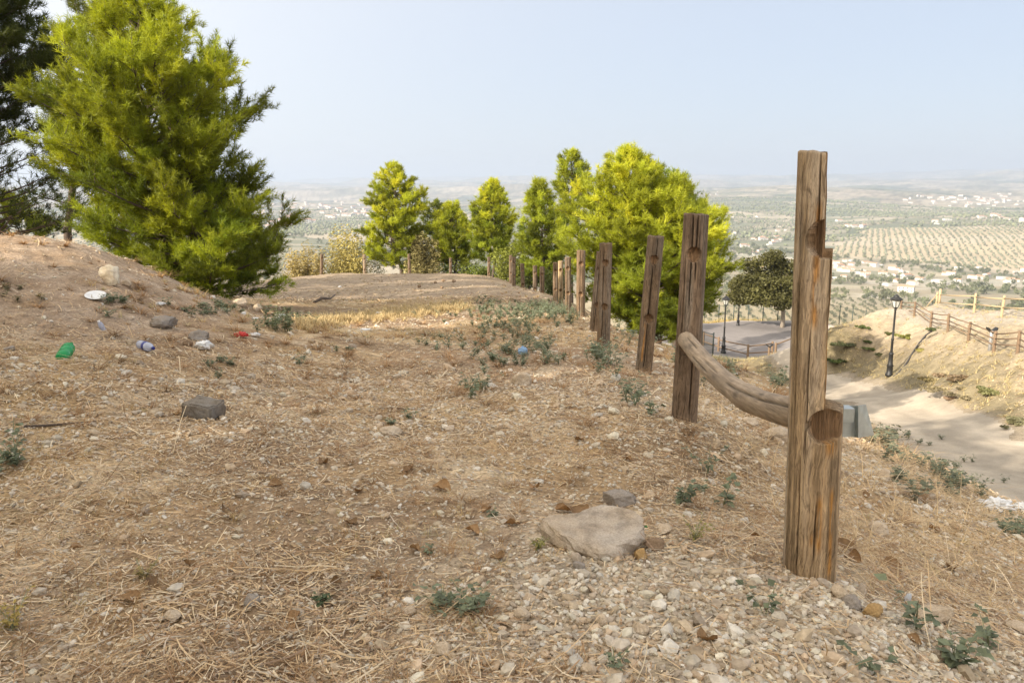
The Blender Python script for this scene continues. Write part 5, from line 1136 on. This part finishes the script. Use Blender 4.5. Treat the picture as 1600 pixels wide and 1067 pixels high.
rock(1170, 664, 30, 14, 'smaller pale rock left of the one under the rail', M_lime, 29)
rock(1590, 985, 40, 18, 'pale stone at the right edge of the foreground', M_lime, 30)
rock(1175, 1004, 26, 14, 'pale pebble-like stone in the lower gravel', M_lime, 31)
rock(920, 1052, 30, 20, 'small stone at the bottom edge in the gravel', M_lime, 32)
rock(815, 965, 32, 20, 'white stone at the left end of the gravel', M_lime, 33)
rock(938, 976, 26, 22, 'yellowish stone in the middle of the gravel', M_lime, 34)
rock(1000, 988, 34, 20, 'longish pale stone right of the yellowish one', M_lime, 35)
rock(692, 1022, 34, 22, 'pale angular stone at the lower middle', M_lime, 36)
rock(640, 958, 30, 14, 'pair-like pale stone left of the sprawling weed', M_lime, 37)
rock(680, 940, 34, 14, 'flat white stone beside the sprawling weed', M_lime, 38)
rock(872, 602, 18, 8, 'tiny flat stone right of the rough one', M_lime, 39)
rock(16, 548, 17, 8, 'dull grey stone left of the green bottle', M_grey_st, 40)
for k, (x, y, w_) in enumerate([(693, 440, 7), (680, 443, 6), (709, 441, 7), (690, 451, 6), (655, 449, 6)]): rock(x, y, w_, 4, 'small dark clod on the bare far end of the terrace', M_brn, 41 + k, name='clod', cat='clod', group='dark clods on the far terrace')
# half buried concrete block
p = hit(320, 652, 2, 20); k = p[1] * 1.03 / F
import bmesh
bm = bmesh.new(); bmesh.ops.create_cube(bm, size=1); bmesh.ops.scale(bm, vec=(52 * k, 40 * k, 25 * k), verts=bm.verts)
bmesh.ops.bevel(bm, geom=bm.edges[:], offset=.007, segments=2, affect='EDGES'); bmesh.ops.subdivide_edges(bm, edges=bm.edges[:], cuts=7, use_grid_fill=True)
for v_ in bm.verts:
    q_ = np.array([v_.co.x, v_.co.y, v_.co.z]); nn = [fbm(np.array([q_[0] * 30 + i * 9]), np.array([q_[1] * 30 + q_[2] * 22]), 200 + i, 3)[0] - .5 for i in range(3)]
    v_.co.x += .03 * nn[0]; v_.co.y += .03 * nn[1]; v_.co.z += .03 * nn[2]
me = bpy.data.meshes.new('concrete_block'); bm.to_mesh(me); bm.free(); me.shade_smooth()
o = link('concrete_block', me, M_block, None, tuple(p + [0, 0, 14 * k])); o.rotation_euler = (rad(4), rad(7), rad(-14)); tag(o, 'dark grey concrete block lying alone in the left middle ground', 'block')
# fallen stick
pts = [hit(x, y, 2, 20) + [0, 0, .012] for x, y in [(38, 669), (70, 668), (105, 665), (152, 661)]]; o0 = pts[0]
o = MB().tube([q - o0 for q in pts], [.007, .008, .006, .003], 6).build('stick', M_bark, None, tuple(o0)); tag(o, 'thin dark stick lying in the left middle ground', 'stick')
pts = [hit(x, y, 6, 50) + [0, 0, z] for x, y, z in [(490, 474, .02), (503, 472, .10), (516, 470, .06), (524, 467, .14)]]; o0 = pts[0]
o = MB().tube([q - o0 for q in pts], [.03, .045, .03, .02], 6).build('branch', M_bark, None, tuple(o0)); tag(o, 'dark broken branch on the bare ground right of the big pine', 'branch')
# bottles
def plastic(name, c, alpha=1.0, rough=.15, transm=.75):
    m, t, p, out = newmat(name); p.inputs['Base Color'].default_value = (*c, 1); p.inputs['Roughness'].default_value = rough; p.inputs['Transmission Weight'].default_value = transm; p.inputs['IOR'].default_value = 1.2
    tc = nd(t, 'ShaderNodeTexCoord'); n = noise_n(t, tc.outputs['Object'], 40, 3); b = nd(t, 'ShaderNodeBump'); b.inputs['Distance'].default_value = .003; t.links.new(n.outputs['Fac'], b.inputs['Height']); t.links.new(b.outputs[0], p.inputs['Normal']); return m
M_green = plastic('green_plastic', (.05, .40, .14), transm=.35, rough=.12); M_clear = plastic('clear_plastic', (.62, .66, .80), transm=.45); M_blue = mat_plain('blue_plastic', (.02, .03, .22), .4); M_white = mat_plain('white_plastic', (.78, .78, .77), .45, 0, .004, 14, .06); M_red = mat_plain('red_plastic', (.55, .02, .015), .4, 0, .004, 30, .15)
def lying(root, a, pitch, base_r): root.rotation_euler = (0, rad(90) - pitch, a)
p = hit(104, 560, 3, 20); root = empty('plastic_bottle', tuple(p + [0, 0, .055]), 'green plastic bottle lying at the foot of the mound', 'bottle')
MB().lathe([(0, -.15), (.03, -.152), (.044, -.14), (.052, -.12), (.054, -.06), (.049, -.045), (.049, -.035), (.054, -.02), (.054, .04), (.050, .05), (.054, .06), (.052, .09), (.035, .13), (.016, .155), (.014, .175), (0, .175)], 28).build('body', M_green, root)
MB().lathe([(.0, .174), (.017, .174), (.017, .19), (0, .191)], 16).build('cap', mat_plain('green_cap', (.02, .25, .05), .4), root)
root.rotation_euler = (rad(-80), rad(4), rad(16))
p = hit(229, 548, 3, 20); root = empty('plastic_bottle', tuple(p + [0, 0, .045]), 'clear plastic bottle with a dark blue label lying below the mound', 'bottle')
MB().lathe([(0, -.125), (.03, -.127), (.040, -.115), (.043, -.09), (.041, -.06), (.043, -.03), (.043, .03), (.041, .05), (.036, .075), (.016, .105), (.013, .12), (0, .12)], 26).build('body', M_clear, root)
MB().lathe([(.0435, -.022), (.0445, -.02), (.0445, .018), (.0435, .02)], 26).build('label', M_blue, root); MB().lathe([(0, .119), (.0165, .119), (.0165, .136), (0, .137)], 16).build('cap', M_blue, root)
root.rotation_euler = (0, rad(92), rad(-38))
p = hit(160, 516, 3, 20); root = empty('plastic_bottle', tuple(p + [0, 0, .03]), 'small crushed clear bottle standing in dry grass on the mound', 'bottle')
MB().lathe([(0, -.06), (.025, -.06), (.03, -.04), (.022, -.01), (.029, .02), (.02, .05), (.011, .065), (0, .065)], 18).build('body', M_clear, root); MB().lathe([(0, .064), (.014, .064), (.014, .078), (0, .078)], 12).build('cap', M_white, root); root.rotation_euler = (rad(12), rad(-18), 0)
# plate
p = hit(150, 467, 3, 20); o = MB().lathe([(0, .004), (.075, .004), (.085, .012), (.112, .020), (.114, .018), (.088, .008), (.08, 0), (0, 0)], 40).build('plate', M_white, None, tuple(p + [0, 0, .03])); o.rotation_euler = (rad(16), rad(9), 0); tag(o, 'white round plastic plate lying on the mound', 'plate')
# crumpled bags and scraps
def scrap(px, py, w_px, h_px, name, label, mat, seed, cat='litter', dep=.8, crump=.5, y0=2):
    import bmesh as bm_
    p = hit(px, py, y0, 60); k = p[1] * 1.03 / F; b = bm_.new(); bm_.ops.create_icosphere(b, subdivisions=4, radius=1); v = np.array([q.co[:] for q in b.verts]); f = np.array([[x.index for x in q.verts] for q in b.faces]); b.free()
    n_ = 1 + crump * 1.6 * (np.abs(fbm(v[:, 0] * 2.4 + seed, v[:, 1] * 2.4 + v[:, 2] * 1.7, seed, 4) - .5) * 2 - .25) + crump * .5 * (vnoise(v[:, 0] * 6 + v[:, 2] * 4, v[:, 1] * 6 + seed, seed + 4) - .5)
    v = v * n_[:, None]; v[:, 2] = np.maximum(v[:, 2], -.55); v = v / np.abs(v).max(0) * np.array([w_px * k / 2, w_px * k / 2 * dep, h_px * k / 2]); v[:, 2] += h_px * k * .4
    o = link(name, mesh_np(name, v, f, None, True), mat, None, tuple(p)); tag(o, label, cat); return o
scrap(320, 547, 32, 18, 'plastic_bag', 'white crumpled plastic bag on the flat below the mound', M_white, 1, 'bag')
scrap(378, 528, 26, 12, 'plastic_wrapper', 'bright red crumpled wrapper at the foot of the mound', M_red, 2, 'wrapper', crump=.8)
scrap(400, 526, 18, 8, 'paper_scrap', 'white paper scrap touching the red wrapper', M_white, 3, 'paper', crump=.8)
scrap(438, 498, 18, 10, 'plastic_bag', 'small white bag below the big pine', M_white, 4, 'bag'); scrap(381, 492, 9, 6, 'paper_scrap', 'tiny white scrap on the lower mound', M_white, 5, 'paper'); scrap(398, 499, 13, 4, 'paper_scrap', 'flat white scrap below the pine, left of the small bag', M_white, 6, 'paper')
scrap(333, 467, 8, 6, 'paper_scrap', 'tiny white scrap highest under the pine branches', M_white, 7, 'paper'); scrap(250, 477, 19, 6, 'paper_scrap', 'flat pale scrap of paper in the middle of the mound', M_white, 8, 'paper', crump=.7); scrap(570, 516, 22, 3, 'paper_scrap', 'flat white scrap in front of the sunlit grass', M_white, 9, 'paper')
scrap(592, 494, 14, 8, 'paper_scrap', 'pale crumpled paper in the sunlit dry grass', M_white, 10, 'paper'); scrap(531, 450, 6, 4, 'paper_scrap', 'tiny white scrap on the far bare ground', M_white, 11, 'paper', y0=8)
M_lblue = mat_plain('light_blue_plastic', (.28, .45, .68), .4, 0, .004, 30, .3)
scrap(817, 556, 16, 18, 'plastic_bag', 'light blue plastic litter among the green weeds', M_lblue, 12, 'bag')
o = scrap(1556, 798, 66, 26, 'plastic_bag', 'large white plastic bag at the edge of the dirt road', M_white, 13, 'bag', dep=.7, crump=.7); scrap(1598, 800, 40, 20, 'plastic_bag', 'white plastic sheet cut off by the right edge beside the large bag', M_white, 14, 'bag', dep=.6, crump=.7)
scrap(1010, 824, 9, 5, 'bottle_cap', 'tiny green scrap right of the slab', M_green, 15, 'litter'); scrap(1418, 943, 14, 22, 'paper_scrap', 'pale bluish scrap standing in the straw right of the post', mat_plain('pale_blue_paper', (.55, .58, .62), .7), 16, 'paper', crump=.4, dep=.3)
# dry fallen leaves, curled
def leaf_mesh(seed):
    g = np.random.default_rng(seed); nu, nv_ = 9, 6; cu, cv = g.normal() * 1.4, 1.6 + g.random() * 1.8; V = []
    for i in range(nu):
        u = i / (nu - 1); wd = (math.sin(math.pi * (u * .93 + .035)) ** .8) * .5 * (1 - .3 * u)
        for j in range(nv_):
            s = (j / (nv_ - 1) - .5) * 2; y = s * wd; ang = y * cv; V.append((u - .5, math.sin(ang) / cv, (1 - math.cos(ang)) / cv * 1.6 + .25 * cu * (u - .5) ** 2 + .03 * g.normal()))
    V = np.array(V); i = np.arange(nu - 1)[:, None] * nv_; j = np.arange(nv_ - 1)[None]
    q = np.stack([i + j, i + j + 1, i + nv_ + j + 1, i + nv_ + j], -1).reshape(-1, 4); c = np.array((.25, .15, .07)) * (.6 + .8 * g.random()); V[:, 2] -= V[:, 2].min()
    return mesh_np('dry_leaf', V, q, c * (.8 + .4 * g.random((len(V), 1))))
M_dl = mat_col('dead_leaf', .7, ((6, .3),), 0, 0, .15, (1, .8, .5), .3); LM = [leaf_mesh(s) for s in range(10)]
for m_ in LM: m_.materials.append(M_dl)
lp = [(905, 805, 60), (880, 800, 40), (1102, 1004, 62), (778, 876, 44), (738, 834, 40), (648, 862, 30), (548, 820, 40), (295, 886, 36), (235, 916, 44), (205, 940, 46), (1392, 886, 48), (1335, 876, 50), (1427, 1004, 36), (1352, 775, 22), (690, 766, 46), (505, 726, 30),
      (1318, 858, 50), (1486, 892, 40), (525, 915, 30), (460, 968, 36), (430, 760, 34), (760, 800, 30), (800, 822, 38), (640, 735, 30), (835, 765, 34), (1240, 760, 22), (905, 690, 26), (590, 905, 34), (350, 800, 28), (120, 860, 30), (1180, 840, 28), (1460, 830, 30), (980, 720, 24), (560, 770, 26)]
for k, (px, py, w_) in enumerate(lp):
    p = hit(px, py, 1.2, 12); s = w_ / F * p[1] * .72; o = bpy.data.objects.new('dry_leaf', LM[k % 10]); C.objects.link(o); o.location = p + [0, 0, .008]; o.scale = (s, s, s); o.rotation_euler = (rng.normal() * .35, rng.normal() * .35, rng.random() * 6.28)
    tag(o, 'curled brown dry leaf lying on the straw', 'leaf', 'dry leaves on the straw')
# ------------------------------------------------------------------ haze: the dusty air of the valley
zmin = float(gz.min()) - 1; zmax = max(float(gz.max()), 30) + 5
hb = MB().box((-24000, -24000, zmin), (24000, 24000, zmax))
m = bpy.data.materials.new('dusty_air'); m.use_nodes = True; t = m.node_tree; t.nodes.clear()
pv = t.nodes.new('ShaderNodeVolumePrincipled'); pv.inputs['Density'].default_value = HAZE_D
pv.inputs['Color'].default_value = (*HAZE_C, 1); pv.inputs['Anisotropy'].default_value = .25
mo = t.nodes.new('ShaderNodeOutputMaterial'); t.links.new(pv.outputs[0], mo.inputs['Volume'])
hz = hb.build('haze', m, smooth=False); tag(hz, kind='stuff')
print('haze z', zmin, zmax)
